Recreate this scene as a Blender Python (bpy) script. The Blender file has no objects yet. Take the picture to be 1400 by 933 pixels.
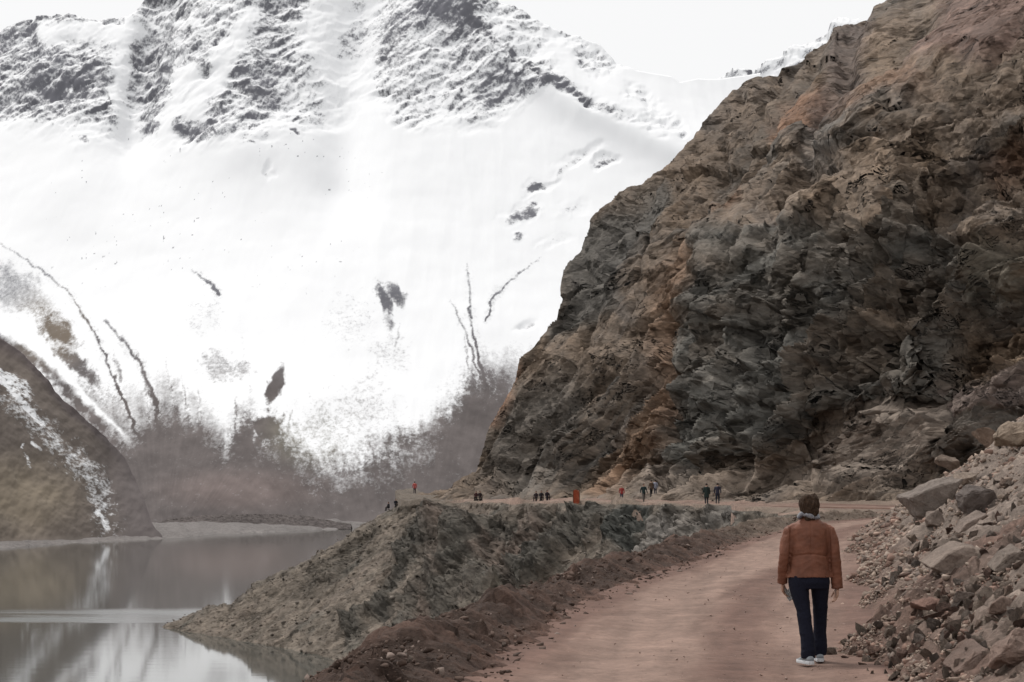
import bpy, bmesh, math, random
import numpy as np
from mathutils import Vector, Matrix
R = math.radians
random.seed(7)
rng = np.random.default_rng(11)
scene = bpy.context.scene
C = scene.collection

# ------------------------------------------------------------------ camera, sky, sun, exposure
F = 2333.0          # focal length in photo pixels (1400 wide -> 60 mm on a 36 mm frame)
HZ = 685.0          # row of the horizon
EYE = 1.6
LAKE = EYE - 16.0   # water level
cam_d = bpy.data.cameras.new('camera')
cam_d.sensor_width = 36.0
cam_d.lens = 36.0 * F / 1400.0
cam_d.shift_y = (HZ - 466.5) / 1400.0
cam_d.clip_start = 0.5
cam_d.clip_end = 20000
cam = bpy.data.objects.new('camera', cam_d)
cam.location = (0, 0, EYE)
cam.rotation_euler = (R(90), 0, 0)
C.objects.link(cam)
scene.camera = cam

SUN_EL, SUN_AZ = 58.0, 318.0      # azimuth clockwise from +Y (sun high on the left, a little ahead)
world = bpy.data.worlds.new('World')
scene.world = world
world.use_nodes = True
wn, wl = world.node_tree.nodes, world.node_tree.links
wn.clear()
w_out = wn.new('ShaderNodeOutputWorld')
w_bg = wn.new('ShaderNodeBackground')
w_sky = wn.new('ShaderNodeTexSky')
w_sky.sky_type = 'NISHITA'
w_sky.sun_disc = False
w_sky.sun_elevation = R(SUN_EL)
w_sky.sun_rotation = R(SUN_AZ)
w_sky.dust_density = 3.0
w_hsv = wn.new('ShaderNodeHueSaturation')
w_hsv.inputs['Saturation'].default_value = 0.2
w_mix = wn.new('ShaderNodeMix')
w_mix.data_type = 'RGBA'
w_mix.inputs['Factor'].default_value = 0.88
wl.new(w_sky.outputs['Color'], w_hsv.inputs['Color'])
wl.new(w_hsv.outputs['Color'], w_mix.inputs['A'])
w_mix.inputs['B'].default_value = (10.3, 10.3, 10.33, 1)     # closed overcast in front of the clear sky
wl.new(w_mix.outputs['Result'], w_bg.inputs['Color'])
w_bg.inputs['Strength'].default_value = 0.066
wl.new(w_bg.outputs['Background'], w_out.inputs['Surface'])

sun_d = bpy.data.lights.new('sun', 'SUN')
sun_d.energy = 1.5
sun_d.angle = R(14)
sun_d.color = (1.0, 0.97, 0.93)
sun = bpy.data.objects.new('sun', sun_d)
sdir = Vector((math.sin(R(SUN_AZ)) * math.cos(R(SUN_EL)), math.cos(R(SUN_AZ)) * math.cos(R(SUN_EL)), math.sin(R(SUN_EL))))
sun.rotation_euler = (-sdir).to_track_quat('-Z', 'Y').to_euler()
C.objects.link(sun)
scene.view_settings.view_transform = 'Standard'
scene.view_settings.look = 'None'
scene.view_settings.exposure = 0.56
scene.view_settings.gamma = 1.0
scene.view_settings.use_curve_mapping = False
scene.cycles.max_bounces = 5
scene.cycles.diffuse_bounces = 3
scene.cycles.use_denoising = True

# ------------------------------------------------------------------ helpers
def at(px, py, d):
    """world point seen at photo pixel (px, py) at distance d along +Y"""
    return np.array([(px - 700.0) / F * d, d, EYE + (HZ - py) / F * d])

def _hash(ix, iy, iz, seed):
    n = (ix.astype(np.uint32) * np.uint32(374761393) + iy.astype(np.uint32) * np.uint32(668265263)
         + iz.astype(np.uint32) * np.uint32(2246822519) + np.uint32((seed * 3266489917) & 0xffffffff))
    n = (n ^ (n >> np.uint32(13))) * np.uint32(1274126177)
    n = (n ^ (n >> np.uint32(16))) * np.uint32(2654435761)
    n = n ^ (n >> np.uint32(15))
    return (n >> np.uint32(8)).astype(np.float32) / np.float32(16777216.0)

def vnoise(x, y, z, seed=0):
    """value noise in -1..1"""
    x = np.asarray(x, np.float32); y = np.asarray(y, np.float32); z = np.asarray(z, np.float32)
    x, y, z = np.broadcast_arrays(x, y, z)
    fx, fy, fz = np.floor(x), np.floor(y), np.floor(z)
    ix, iy, iz = fx.astype(np.int32), fy.astype(np.int32), fz.astype(np.int32)
    tx, ty, tz = x - fx, y - fy, z - fz
    tx = tx * tx * (3 - 2 * tx); ty = ty * ty * (3 - 2 * ty); tz = tz * tz * (3 - 2 * tz)
    out = np.zeros(x.shape, np.float32)
    for dx in (0, 1):
        wx = tx if dx else 1 - tx
        for dy in (0, 1):
            wy = ty if dy else 1 - ty
            for dz in (0, 1):
                wz = tz if dz else 1 - tz
                out += wx * wy * wz * _hash(ix + dx, iy + dy, iz + dz, seed)
    return out * 2 - 1

def fbm(x, y, z, octv=4, seed=0, gain=0.5, ridged=False):
    s = np.zeros(np.broadcast(x, y, z).shape, np.float32); a = 1.0; t = 0
    for o in range(octv):
        n = vnoise(x, y, z, seed + o * 17)
        if ridged:
            n = 1 - 2 * np.abs(n)
        s += a * n; t += a
        a *= gain
        x = x * 2.03 + 11.3; y = y * 2.03 + 5.7; z = z * 2.03 + 3.1
    return s / t

def facet(u, v, seed, tilt=1.0):
    """blocky broken-rock relief: every 2-D Voronoi cell is a tilted plane. Returns height, crack distance, cell random"""
    u = np.asarray(u, np.float32); v = np.asarray(v, np.float32)
    iu, iv = np.floor(u).astype(np.int32), np.floor(v).astype(np.int32)
    best = np.full(u.shape, 1e9, np.float32); second = best.copy()
    h = np.zeros(u.shape, np.float32); rid = h.copy()
    z0 = np.zeros_like(iu)
    for a in (-1, 0, 1):
        for b in (-1, 0, 1):
            cu, cv = iu + a, iv + b
            ju = cu + _hash(cu, cv, z0, seed); jv = cv + _hash(cu, cv, z0, seed + 1)
            du, dv = u - ju, v - jv
            d = du * du + dv * dv
            r1 = _hash(cu, cv, z0, seed + 2); r2 = _hash(cu, cv, z0, seed + 3); r3 = _hash(cu, cv, z0, seed + 4)
            hh = (r1 - 0.5) + tilt * (du * (r2 - 0.5) * 2 + dv * (r3 - 0.5) * 2)
            m = d < best
            second = np.where(m, best, np.minimum(second, d))
            h = np.where(m, hh, h); rid = np.where(m, r1, rid)
            best = np.where(m, d, best)
    return h, np.sqrt(second) - np.sqrt(best), rid

def block(u, v, seed, k=5):
    """continuous angular relief: the lowest of per-cell polyhedral cones. about -1 (crevice) .. 0 (block top)"""
    u = np.asarray(u, np.float32); v = np.asarray(v, np.float32)
    iu, iv = np.floor(u).astype(np.int32), np.floor(v).astype(np.int32)
    best = np.full(u.shape, 1e9, np.float32)
    z0 = np.zeros_like(iu)
    for a in (-1, 0, 1):
        for b in (-1, 0, 1):
            cu, cv = iu + a, iv + b
            du = u - cu - _hash(cu, cv, z0, seed); dv = v - cv - _hash(cu, cv, z0, seed + 1)
            r0 = _hash(cu, cv, z0, seed + 2) * 6.283
            val = np.zeros(u.shape, np.float32)
            for j in range(k):
                sl = .35 + 1.0 * _hash(cu, cv, z0 + j, seed + 5)
                an = r0 + j * (6.283 / k)
                val = np.maximum(val, sl * (du * np.cos(an) + dv * np.sin(an)))
            val += .45 * _hash(cu, cv, z0, seed + 4)
            best = np.minimum(best, val)
    return -best

def beds(ru, rv, lam, length, seed, slope=.6):
    """layered rock: long ledges broken by cross joints. Returns height and a random number per slab"""
    a = rv / lam
    L = np.floor(a).astype(np.int32); f = a - L
    z0 = np.zeros_like(L)
    th = _hash(L, z0, z0, seed)
    sg = np.floor(ru / (length * (.5 + th)) + 7.3 * th + .25 * (f - .5)).astype(np.int32)
    r = _hash(L, sg, z0, seed + 1); r2 = _hash(L, sg, z0, seed + 2)
    return (r - .5) + slope * (f - .5) * (.4 + 1.2 * r2), r

def sstep(a, b, x):
    t = np.clip((x - a) / (b - a), 0, 1)
    return t * t * (3 - 2 * t)

def interp(x, pts):
    p = np.array(pts, float)
    return np.interp(x, p[:, 0], p[:, 1])

def polydist(qx, qy, pts, sx=1.0, sy=1.0):
    """distance of (qx,qy) to a polyline"""
    best = np.full(np.shape(qx), 1e9, np.float32)
    for (ax, ay), (bx, by) in zip(pts[:-1], pts[1:]):
        vx, vy = bx - ax, by - ay
        t = np.clip(((qx - ax) * vx + (qy - ay) * vy) / (vx * vx + vy * vy + 1e-9), 0, 1)
        dx, dy = (qx - ax - t * vx) * sx, (qy - ay - t * vy) * sy
        best = np.minimum(best, np.sqrt(dx * dx + dy * dy))
    return best

def blob(qx, qy, cx, cy, rx, ry, ang=0.0):
    c, s = math.cos(R(ang)), math.sin(R(ang))
    dx, dy = qx - cx, qy - cy
    a, b = (dx * c + dy * s) / rx, (-dx * s + dy * c) / ry
    return np.sqrt(a * a + b * b)

def inside(qx, qy, poly):
    """signed-ish mask: True inside polygon"""
    r = np.zeros(np.shape(qx), bool)
    n = len(poly)
    for i in range(n):
        x1, y1 = poly[i]; x2, y2 = poly[(i + 1) % n]
        c = ((y1 > qy) != (y2 > qy)) & (qx < (x2 - x1) * (qy - y1) / (y2 - y1 + 1e-9) + x1)
        r ^= c
    return r

def zone(qx, qy, poly, soft):
    """1 inside polygon, 0 outside, soft edge"""
    d = polydist(qx, qy, poly + [poly[0]])
    d = np.where(inside(qx, qy, poly), d, -d)
    return sstep(-soft, soft, d)

def normals(P):
    du = np.gradient(P, axis=0); dv = np.gradient(P, axis=1)
    n = np.cross(du, dv)
    return n / (np.linalg.norm(n, axis=2, keepdims=True) + 1e-9)

def mesh_np(name, V, faces, smooth=True):
    me = bpy.data.meshes.new(name)
    V = np.asarray(V, np.float32); faces = np.asarray(faces, np.int32)
    k = faces.shape[1]
    me.vertices.add(len(V)); me.vertices.foreach_set('co', V.ravel())
    me.loops.add(faces.size); me.loops.foreach_set('vertex_index', faces.ravel())
    me.polygons.add(len(faces))
    me.polygons.foreach_set('loop_start', np.arange(0, faces.size, k, dtype=np.int32))
    if smooth:
        me.polygons.foreach_set('use_smooth', np.ones(len(faces), bool))
    me.update(calc_edges=True)
    return me

def add_col(me, name, col):
    a = me.attributes.new(name, 'FLOAT_COLOR', 'POINT')
    col = np.asarray(col, np.float32).reshape(-1, col.shape[-1])
    c = np.ones((len(col), 4), np.float32); c[:, :3] = col[:, :3]
    a.data.foreach_set('color', c.ravel())

def add_val(me, name, val):
    a = me.attributes.new(name, 'FLOAT', 'POINT')
    a.data.foreach_set('value', np.asarray(val, np.float32).ravel())

def grid_mesh(name, P, smooth=True, flip=False):
    nu, nv = P.shape[:2]
    idx = np.arange(nu * nv, dtype=np.int32).reshape(nu, nv)
    f = np.stack([idx[:-1, :-1], idx[1:, :-1], idx[1:, 1:], idx[:-1, 1:]], -1).reshape(-1, 4)
    if flip:
        f = f[:, ::-1]
    return mesh_np(name, P.reshape(-1, 3), f, smooth)

def link(name, me, mat=None, parent=None, kind=None, label=None, cat=None, group=None):
    o = bpy.data.objects.new(name, me)
    if mat is not None:
        me.materials.clear() if False else None
        if len(me.materials) == 0:
            me.materials.append(mat)
    C.objects.link(o)
    o.parent = parent
    tag(o, label, cat, group, kind)
    return o

def tag(o, label=None, cat=None, group=None, kind=None):
    if label: o['label'] = label
    if cat: o['category'] = cat
    if group: o['group'] = group
    if kind: o['kind'] = kind

def empty(name, loc, rz=0, **k):
    o = bpy.data.objects.new(name, None)
    o.empty_display_size = 0.2
    C.objects.link(o)
    o.location = loc; o.rotation_euler = (0, 0, rz)
    tag(o, **k)
    return o

def lerp(a, b, t):
    return a + (b - a) * t

def mixcol(base, col, m):
    return base + (np.array(col, np.float32) - base) * m[..., None]

# ------------------------------------------------------------------ materials
def new_mat(name):
    m = bpy.data.materials.new(name)
    m.use_nodes = True
    nt = m.node_tree
    b = nt.nodes['Principled BSDF']
    return m, nt, b

def nnode(nt, kind, **props):
    n = nt.nodes.new(kind)
    for k, v in props.items():
        setattr(n, k, v)
    return n

def noise_tex(nt, vec, scale, detail=6, rough=0.6, dist=0.0):
    n = nnode(nt, 'ShaderNodeTexNoise')
    n.inputs['Scale'].default_value = scale
    n.inputs['Detail'].default_value = detail
    n.inputs['Roughness'].default_value = rough
    n.inputs['Distortion'].default_value = dist
    nt.links.new(vec, n.inputs['Vector'])
    return n

def mrange(nt, src, a, b, c, d, clamp=True):
    n = nnode(nt, 'ShaderNodeMapRange')
    n.clamp = clamp
    nt.links.new(src, n.inputs['Value'])
    for k, v in zip(('From Min', 'From Max', 'To Min', 'To Max'), (a, b, c, d)):
        n.inputs[k].default_value = v
    return n.outputs['Result']

def mul_col(nt, col, fac):
    n = nnode(nt, 'ShaderNodeMix', data_type='RGBA', blend_type='MULTIPLY')
    n.inputs['Factor'].default_value = 1.0
    nt.links.new(col, n.inputs['A']); nt.links.new(fac, n.inputs['B'])
    return n.outputs['Result']

def rock_mat(name, s1, s2, bump1, bump2, var=(0.72, 1.28), rough=0.92, attr='Col', scale_vec=(1, 1, 1), rot=(0, 0, 0), spec=0.2, facets=(), fine=.14):
    """vertex albedo x two noises, with bump of two sizes (scales are per metre)"""
    m, nt, b = new_mat(name)
    a = nnode(nt, 'ShaderNodeAttribute', attribute_name=attr)
    tc = nnode(nt, 'ShaderNodeTexCoord')
    mp = nnode(nt, 'ShaderNodeMapping')
    mp.inputs['Scale'].default_value = scale_vec
    mp.inputs['Rotation'].default_value = rot
    nt.links.new(tc.outputs['Object'], mp.inputs['Vector'])
    v = mp.outputs['Vector']
    n1 = noise_tex(nt, v, s1, 8, 0.65, 0.4)
    n2 = noise_tex(nt, v, s2, 6, 0.7)
    f1 = mrange(nt, n1.outputs['Fac'], 0.3, 0.7, var[0], var[1])
    f2 = mrange(nt, n2.outputs['Fac'], 0.3, 0.7, 1 - fine, 1 + fine)
    c = mul_col(nt, mul_col(nt, a.outputs['Color'], f1), f2)
    nt.links.new(c, b.inputs['Base Color'])
    b.inputs['Roughness'].default_value = rough
    b.inputs['Specular IOR Level'].default_value = spec
    bc = None
    for k, (fs, fd) in enumerate(facets):        # broken planes: every Voronoi cell is a tilted plane
        vo = nnode(nt, 'ShaderNodeTexVoronoi', feature='F1')
        vo.inputs['Scale'].default_value = fs
        nt.links.new(v, vo.inputs['Vector'])
        d_ = nnode(nt, 'ShaderNodeVectorMath', operation='SUBTRACT'); nt.links.new(v, d_.inputs[0]); nt.links.new(vo.outputs['Position'], d_.inputs[1])
        t_ = nnode(nt, 'ShaderNodeVectorMath', operation='SUBTRACT'); nt.links.new(vo.outputs['Color'], t_.inputs[0]); t_.inputs[1].default_value = (.5, .5, .5)
        dt = nnode(nt, 'ShaderNodeVectorMath', operation='DOT_PRODUCT'); nt.links.new(d_.outputs[0], dt.inputs[0]); nt.links.new(t_.outputs[0], dt.inputs[1])
        b_ = nnode(nt, 'ShaderNodeBump'); b_.inputs['Distance'].default_value = fd
        nt.links.new(dt.outputs['Value'], b_.inputs['Height'])
        if bc is not None:
            nt.links.new(bc.outputs['Normal'], b_.inputs['Normal'])
        bc = b_
    b1 = nnode(nt, 'ShaderNodeBump'); b1.inputs['Strength'].default_value = 1.0; b1.inputs['Distance'].default_value = bump1
    b2 = nnode(nt, 'ShaderNodeBump'); b2.inputs['Strength'].default_value = 1.0; b2.inputs['Distance'].default_value = bump2
    nt.links.new(n1.outputs['Fac'], b1.inputs['Height'])
    nt.links.new(n2.outputs['Fac'], b2.inputs['Height'])
    nt.links.new(b1.outputs['Normal'], b2.inputs['Normal'])
    if bc is not None:
        nt.links.new(bc.outputs['Normal'], b1.inputs['Normal'])
    nt.links.new(b2.outputs['Normal'], b.inputs['Normal'])
    return m

def plain_mat(name, col, rough=0.8, nscale=40, var=(0.8, 1.2), bump=0.0, spec=0.3):
    m, nt, b = new_mat(name)
    tc = nnode(nt, 'ShaderNodeTexCoord')
    n = noise_tex(nt, tc.outputs['Object'], nscale, 5, 0.6)
    f = mrange(nt, n.outputs['Fac'], 0.3, 0.7, var[0], var[1])
    rgb = nnode(nt, 'ShaderNodeRGB'); rgb.outputs[0].default_value = (*col, 1)
    nt.links.new(mul_col(nt, rgb.outputs[0], f), b.inputs['Base Color'])
    b.inputs['Roughness'].default_value = rough
    b.inputs['Specular IOR Level'].default_value = spec
    if bump:
        bp = nnode(nt, 'ShaderNodeBump'); bp.inputs['Distance'].default_value = bump
        nt.links.new(n.outputs['Fac'], bp.inputs['Height'])
        nt.links.new(bp.outputs['Normal'], b.inputs['Normal'])
    return m

def mountain_mat(name, rock, s=0.02):
    """'bare' attribute (0 snow, 1 rock/soil) sharpened with noise; 'Col' is the bare ground colour"""
    m, nt, b = new_mat(name)
    a = nnode(nt, 'ShaderNodeAttribute', attribute_name='Col')
    bare = nnode(nt, 'ShaderNodeAttribute', attribute_name='bare')
    tc = nnode(nt, 'ShaderNodeTexCoord')
    mp = nnode(nt, 'ShaderNodeMapping'); mp.inputs['Scale'].default_value = (1, .38, .9)
    nt.links.new(tc.outputs['Object'], mp.inputs['Vector'])
    n1 = noise_tex(nt, mp.outputs['Vector'], 0.30, 8, 0.85)
    n2 = noise_tex(nt, tc.outputs['Object'], 0.02, 6, 0.6)
    add = nnode(nt, 'ShaderNodeMath', operation='ADD')
    nt.links.new(bare.outputs['Fac'], add.inputs[0])
    nt.links.new(mrange(nt, n1.outputs['Fac'], 0.25, 0.75, -0.40, 0.40), add.inputs[1])
    sharp = mrange(nt, add.outputs[0], 0.34, 0.72, 0, 1)
    soft = nnode(nt, 'ShaderNodeAttribute', attribute_name='soft')
    ad2 = nnode(nt, 'ShaderNodeMath', operation='ADD')       # thin snow over soil: a gradual, fine-grained change
    nt.links.new(bare.outputs['Fac'], ad2.inputs[0]); nt.links.new(mrange(nt, n1.outputs['Fac'], 0.3, 0.7, -0.25, 0.25), ad2.inputs[1])
    thin = mrange(nt, ad2.outputs[0], 0.20, 0.88, 0, 1)
    fm = nnode(nt, 'ShaderNodeMix', data_type='FLOAT')
    nt.links.new(soft.outputs['Fac'], fm.inputs['Factor']); nt.links.new(sharp, fm.inputs['A']); nt.links.new(thin, fm.inputs['B'])
    fac = fm.outputs['Result']
    col = mul_col(nt, a.outputs['Color'], mrange(nt, n2.outputs['Fac'], 0.3, 0.7, 0.8, 1.2))
    mx = nnode(nt, 'ShaderNodeMix', data_type='RGBA')
    nt.links.new(fac, mx.inputs['Factor'])
    mx.inputs['A'].default_value = (0.80, 0.805, 0.815, 1)
    nt.links.new(col, mx.inputs['B'])
    nt.links.new(mx.outputs['Result'], b.inputs['Base Color'])
    b.inputs['Roughness'].default_value = 0.95
    b.inputs['Specular IOR Level'].default_value = 0.1
    return m

M_cliff = rock_mat('cliff_rock', 0.4, 2.6, 0.10, 0.07, var=(0.66, 1.34), scale_vec=(.75, .75, 1.5), rot=(0.5, 0.3, 0.2), fine=.28, facets=((.20, 1.4), (.60, 1.0), (1.8, .62)))
M_spur = rock_mat('spur_rock', 0.6, 2.8, 0.20, 0.12, var=(0.64, 1.36), scale_vec=(.8, .8, 1.3), rot=(.3, .6, 0), fine=.30, facets=((.7, 1.1), (2.0, 1.0)))
M_road = rock_mat('road_dirt', 1.4, 14, 0.02, 0.010, var=(0.80, 1.20), fine=.2)
M_soil = rock_mat('berm_soil', 3.0, 20, 0.10, 0.035, var=(0.62, 1.38), fine=.3)
M_rubble = rock_mat('rubble_ground', 3.5, 18, 0.09, 0.03, var=(0.62, 1.38), fine=.35)
M_stone = rock_mat('broken_stone', 3.0, 24, 0.04, 0.008, var=(0.78, 1.22))
M_mount = mountain_mat('mountain_snow_rock', (0.1, 0.1, 0.11))

# ------------------------------------------------------------------ lake
def build_lake():
    me = grid_mesh('lake', np.array([[[x, y, LAKE] for y in (-200, 100, 260, 2500)] for x in (-1500, -200, 60, 1200)], float))
    m, nt, b = new_mat('lake_water')
    tc = nnode(nt, 'ShaderNodeTexCoord')
    mp = nnode(nt, 'ShaderNodeMapping')
    mp.inputs['Scale'].default_value = (0.25, 1.0, 1.0)
    nt.links.new(tc.outputs['Object'], mp.inputs['Vector'])
    n1 = noise_tex(nt, mp.outputs['Vector'], 0.5, 3, 0.55)
    bp = nnode(nt, 'ShaderNodeBump'); bp.inputs['Distance'].default_value = 0.004
    nt.links.new(n1.outputs['Fac'], bp.inputs['Height'])
    # a breeze ruffles one band of the water: rougher there
    sx = nnode(nt, 'ShaderNodeSeparateXYZ'); nt.links.new(tc.outputs['Object'], sx.inputs[0])
    n2 = noise_tex(nt, mp.outputs['Vector'], 0.05, 3, 0.5)
    ad = nnode(nt, 'ShaderNodeMath', operation='MULTIPLY_ADD')
    nt.links.new(n2.outputs['Fac'], ad.inputs[0]); ad.inputs[1].default_value = 10.0
    nt.links.new(sx.outputs['Y'], ad.inputs[2])
    up = mrange(nt, ad.outputs[0], 229, 234, 0, 1); dn = mrange(nt, ad.outputs[0], 242, 262, 1, 0)
    band = nnode(nt, 'ShaderNodeMath', operation='MULTIPLY'); nt.links.new(up, band.inputs[0]); nt.links.new(dn, band.inputs[1])
    n3 = noise_tex(nt, mp.outputs['Vector'], 0.11, 4, 0.6)
    bm_ = nnode(nt, 'ShaderNodeMath', operation='MULTIPLY'); nt.links.new(band.outputs[0], bm_.inputs[0]); nt.links.new(mrange(nt, n3.outputs['Fac'], .38, .58, .25, 1), bm_.inputs[1])
    ro = mrange(nt, bm_.outputs[0], 0, 1, 0.055, 0.36)
    nt.links.new(ro, b.inputs['Roughness'])
    nt.links.new(bp.outputs['Normal'], b.inputs['Normal'])
    b.inputs['Base Color'].default_value = (0.060, 0.062, 0.056, 1)
    b.inputs['IOR'].default_value = 1.33
    link('lake', me, m, kind='structure')
build_lake()

# ------------------------------------------------------------------ far mountain
def loft_face(px, py, d0, zbase, slope_pts, off=None, it=30):
    """px, py: arrays (nu,nv). distance solved so that the face rises with the given slope (height -> tan)"""
    d = np.array(d0, float) * np.ones_like(py)
    hh = np.linspace(0, 1500, 600)
    tan = interp(hh, slope_pts)
    rec = np.concatenate([[0], np.cumsum(np.diff(hh) / tan[1:])])
    for _ in range(it):
        z = EYE + (HZ - py) / F * d
        h = np.clip(z - zbase, 0, None)
        dn = d0 + np.interp(h, hh, rec)
        d = 0.5 * d + 0.5 * dn
    if off is not None:
        d = d + off
    P = np.empty(py.shape + (3,))
    P[..., 0] = (px - 700) / F * d; P[..., 1] = d; P[..., 2] = EYE + (HZ - py) / F * d
    return P

def add_back(P, n, step):
    """continue the top row over the crest and down behind"""
    k = np.arange(1, n + 1)[None, :, None]
    B = P[:, -1:, :] + np.array(step)[None, None, :] * k
    return np.concatenate([P, B], 1)

MSIL = [(-140, 80), (-60, 58), (0, 36), (30, 24), (80, 15), (120, 19), (165, 17), (185, 14), (198, 0), (230, -40), (330, -75), (450, -65), (560, -48),
        (640, -22), (690, 2), (712, 12), (730, 26), (752, 36), (765, 42), (790, 46), (805, 55), (820, 60), (840, 78), (870, 96), (900, 101),
        (918, 104), (930, 112), (955, 107), (980, 108), (1060, 96)]

def build_mountain():
    nu, nv = 780, 410
    px = np.linspace(-120, 1040, nu)[:, None] * np.ones((1, nv))
    top = interp(px[:, 0], MSIL)[:, None]
    base = 726.0
    s = np.linspace(0, 1, nv)[None, :] ** 0.97
    py = base + (top - base) * s
    d0 = 1010 + 0.25 * np.sqrt((px - 330) ** 2 + 150 ** 2)
    rib = [(610, -20), (660, 35), (705, 75), (760, 110), (800, 135), (870, 165), (950, 205)]
    dr = polydist(px, py, rib)
    side = np.where((py - interp(px, [(a, b) for a, b in rib])) < 0, 1.0, 0.0)
    off = -45 * np.exp(-(dr / 40) ** 2)
    off += 30 * np.exp(-(blob(px, py, 330, 330, 260, 190)) ** 2)          # hollow of the bowl
    off -= 22 * np.exp(-(polydist(px, py, [(90, 250), (80, 60), (90, 10)]) / 60) ** 2)
    off -= 30 * np.exp(-(polydist(px, py, [(330, 180), (290, 100), (330, 0)]) / 60) ** 2)
    off += 40 * np.exp(-(polydist(px, py, [(180, 200), (200, 90), (220, 10)]) / 25) ** 2)
    off += 40 * np.exp(-(polydist(px, py, [(470, 260), (480, 120), (500, 0)]) / 40) ** 2)
    P = loft_face(px, py, d0, LAKE - 3, [(0, 0.42), (60, 0.55), (200, 0.66), (450, 0.85), (700, 1.1)], off)
    N = normals(P)
    qx, qy = px, py
    wx = qx + 20 * fbm(qx / 34, qy / 34, 0 * qx, 4, 3, gain=.6); wy = qy + 20 * fbm(qx / 34, qy / 34, 0 * qx + 9, 4, 4, gain=.6)
    # where the rock bands lie
    band = np.zeros_like(px)
    low = interp(wx, [(-140, 175), (0, 170), (90, 180), (180, 190), (250, 200), (330, 190), (400, 175), (470, 160), (510, 125), (540, 165), (640, 165), (720, 130), (760, 120), (800, 100)])
    b1 = sstep(26, -26, wy - low) * sstep(560, 470, wx)
    b1 *= 1 - 0.62 * sstep(30, 2, polydist(wx, wy, [(255, 110), (235, 150), (225, 190)]))
    b1 *= 1 - 0.62 * sstep(28, 2, polydist(wx, wy, [(60, 45), (150, 40), (185, 40)]))
    b1 *= 1 - 0.62 * sstep(24, 2, polydist(wx, wy, [(340, 20), (310, 70), (290, 110), (262, 150)]))
    b1 *= 1 - 0.55 * sstep(24, 2, polydist(wx, wy, [(165, 60), (170, 120), (175, 180)]))
    b1 *= 1 - 0.6 * sstep(55, 5, polydist(wx, wy, [(460, -20), (440, 60), (480, 130)]))
    b2 = sstep(30, -20, wy - low) * sstep(480, 530, wx) * sstep(780, 740, wx) * 0.85
    rock = np.maximum(b1, b2)
    ribm = sstep(15, 2, polydist(qx + 6 * fbm(qx / 20, qy / 20, 0 * qx, 3, 33), qy + 6 * fbm(qx / 20, qy / 20, 0 * qx + 2, 3, 34), rib)) * sstep(215, 120, qy)
    rock = np.maximum(rock, ribm)
    rock = np.maximum(rock, sstep(26, 6, polydist(wx, wy, [(780, 45), (800, 75), (840, 85)])) * 0.85)
    rock = np.maximum(rock, sstep(16, 3, polydist(wx, wy, [(860, 130), (900, 155), (935, 180)])) * 0.7)
    rock = np.maximum(rock, sstep(14, 3, polydist(wx, wy, [(5, 30), (40, 24), (80, 22), (165, 22)])) * 1.0)
    spot = np.zeros_like(px)
    for (cx, cy, rx, ry, a, k) in [(735, 258, 26, 10, -25, .9), (715, 290, 32, 12, -15, .9), (706, 318, 10, 6, 0, .9), (768, 235, 22, 8, -40, .6), (828, 222, 20, 8, 0, .9),
                                   (790, 215, 40, 8, -20, .6), (718, 443, 16, 6, -10, .8), (755, 330, 22, 8, 0, .45), (540, 60, 40, 60, 0, .4), (780, 290, 30, 12, -20, .5),
                                   (400, 178, 12, 6, 0, .9), (110, 192, 12, 6, 0, .7), (335, 195, 16, 6, 0, .7), (375, 230, 8, 16, 0, .6), (175, 215, 16, 10, 0, .35)]:
        spot = np.maximum(spot, sstep(1.35, .2, blob(wx, wy, cx, cy, rx, ry, a)) * k)
    rock = np.maximum(rock, spot * .95)
    # relief
    u = P[..., 0]; v = np.cumsum(np.linalg.norm(np.diff(P, axis=1, prepend=P[:, :1]), axis=2), axis=1)
    ca, sa = math.cos(R(58)), math.sin(R(58))
    ru, rv = u * ca + v * sa, -u * sa + v * ca
    wob = fbm(u / 60, v / 60, 0 * u, 3, 21) * 14
    k1 = block((ru + wob) / 70, (rv + wob) / 50, 5); k2 = block((ru + wob) / 30, (rv - wob) / 18, 15); k3 = block(ru / 13, rv / 8, 25)
    f2, c2, r2 = facet((ru + wob) / 26, (rv - wob) / 11, 16)
    f3, c3, r3 = facet(ru / 11, rv / 5, 26)
    gull = fbm(u / 26, v / 170, 0 * u, 4, 31, ridged=True)
    g2 = fbm(P[..., 0] / 120, P[..., 1] / 120, P[..., 2] / 120, 4, 41)
    rg = fbm(ru / 40, rv / 30, 0 * u, 5, 44, gain=.6)
    disp = rock * (13 * k1 + 5 * k2 + 1.6 * k3 + 2 * f2 + .8 * f3 + 5 * rg + 7) * (1 - spot) + (1 - rock) * (.5 * gull + 3.5 * g2 + 1.6 * fbm(u / 50, v / 140, 0 * u, 4, 47)) * sstep(0, 60, P[..., 2])
    P2 = P + N * disp[..., None]
    N2 = normals(P2)
    steep = 1 - N2[..., 2]
    fine = .7 * fbm(ru / 17, rv / 4, 0 * u, 5, 55, gain=.65) + .5 * fbm((u * .88 - v * .47) / 16, (u * .47 + v * .88) / 4, 0 * u, 5, 56, gain=.65)
    rk = rock > .6
    thr = np.quantile(steep[rk], .55); sp = steep[rk].std()
    det = sstep(.2, .75, rock)
    bare = -.20 + .68 * rock + det * (.13 * np.clip((steep - thr) / sp, -1.8, 1.8) + .52 * fine)
    patchy = fbm(qx / 85, qy / 60, 0 * qx, 3, 77)
    bare = bare + det * 0.25 * patchy + .42 * spot + .06 * b2 / .85 + .22 * ribm
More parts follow.
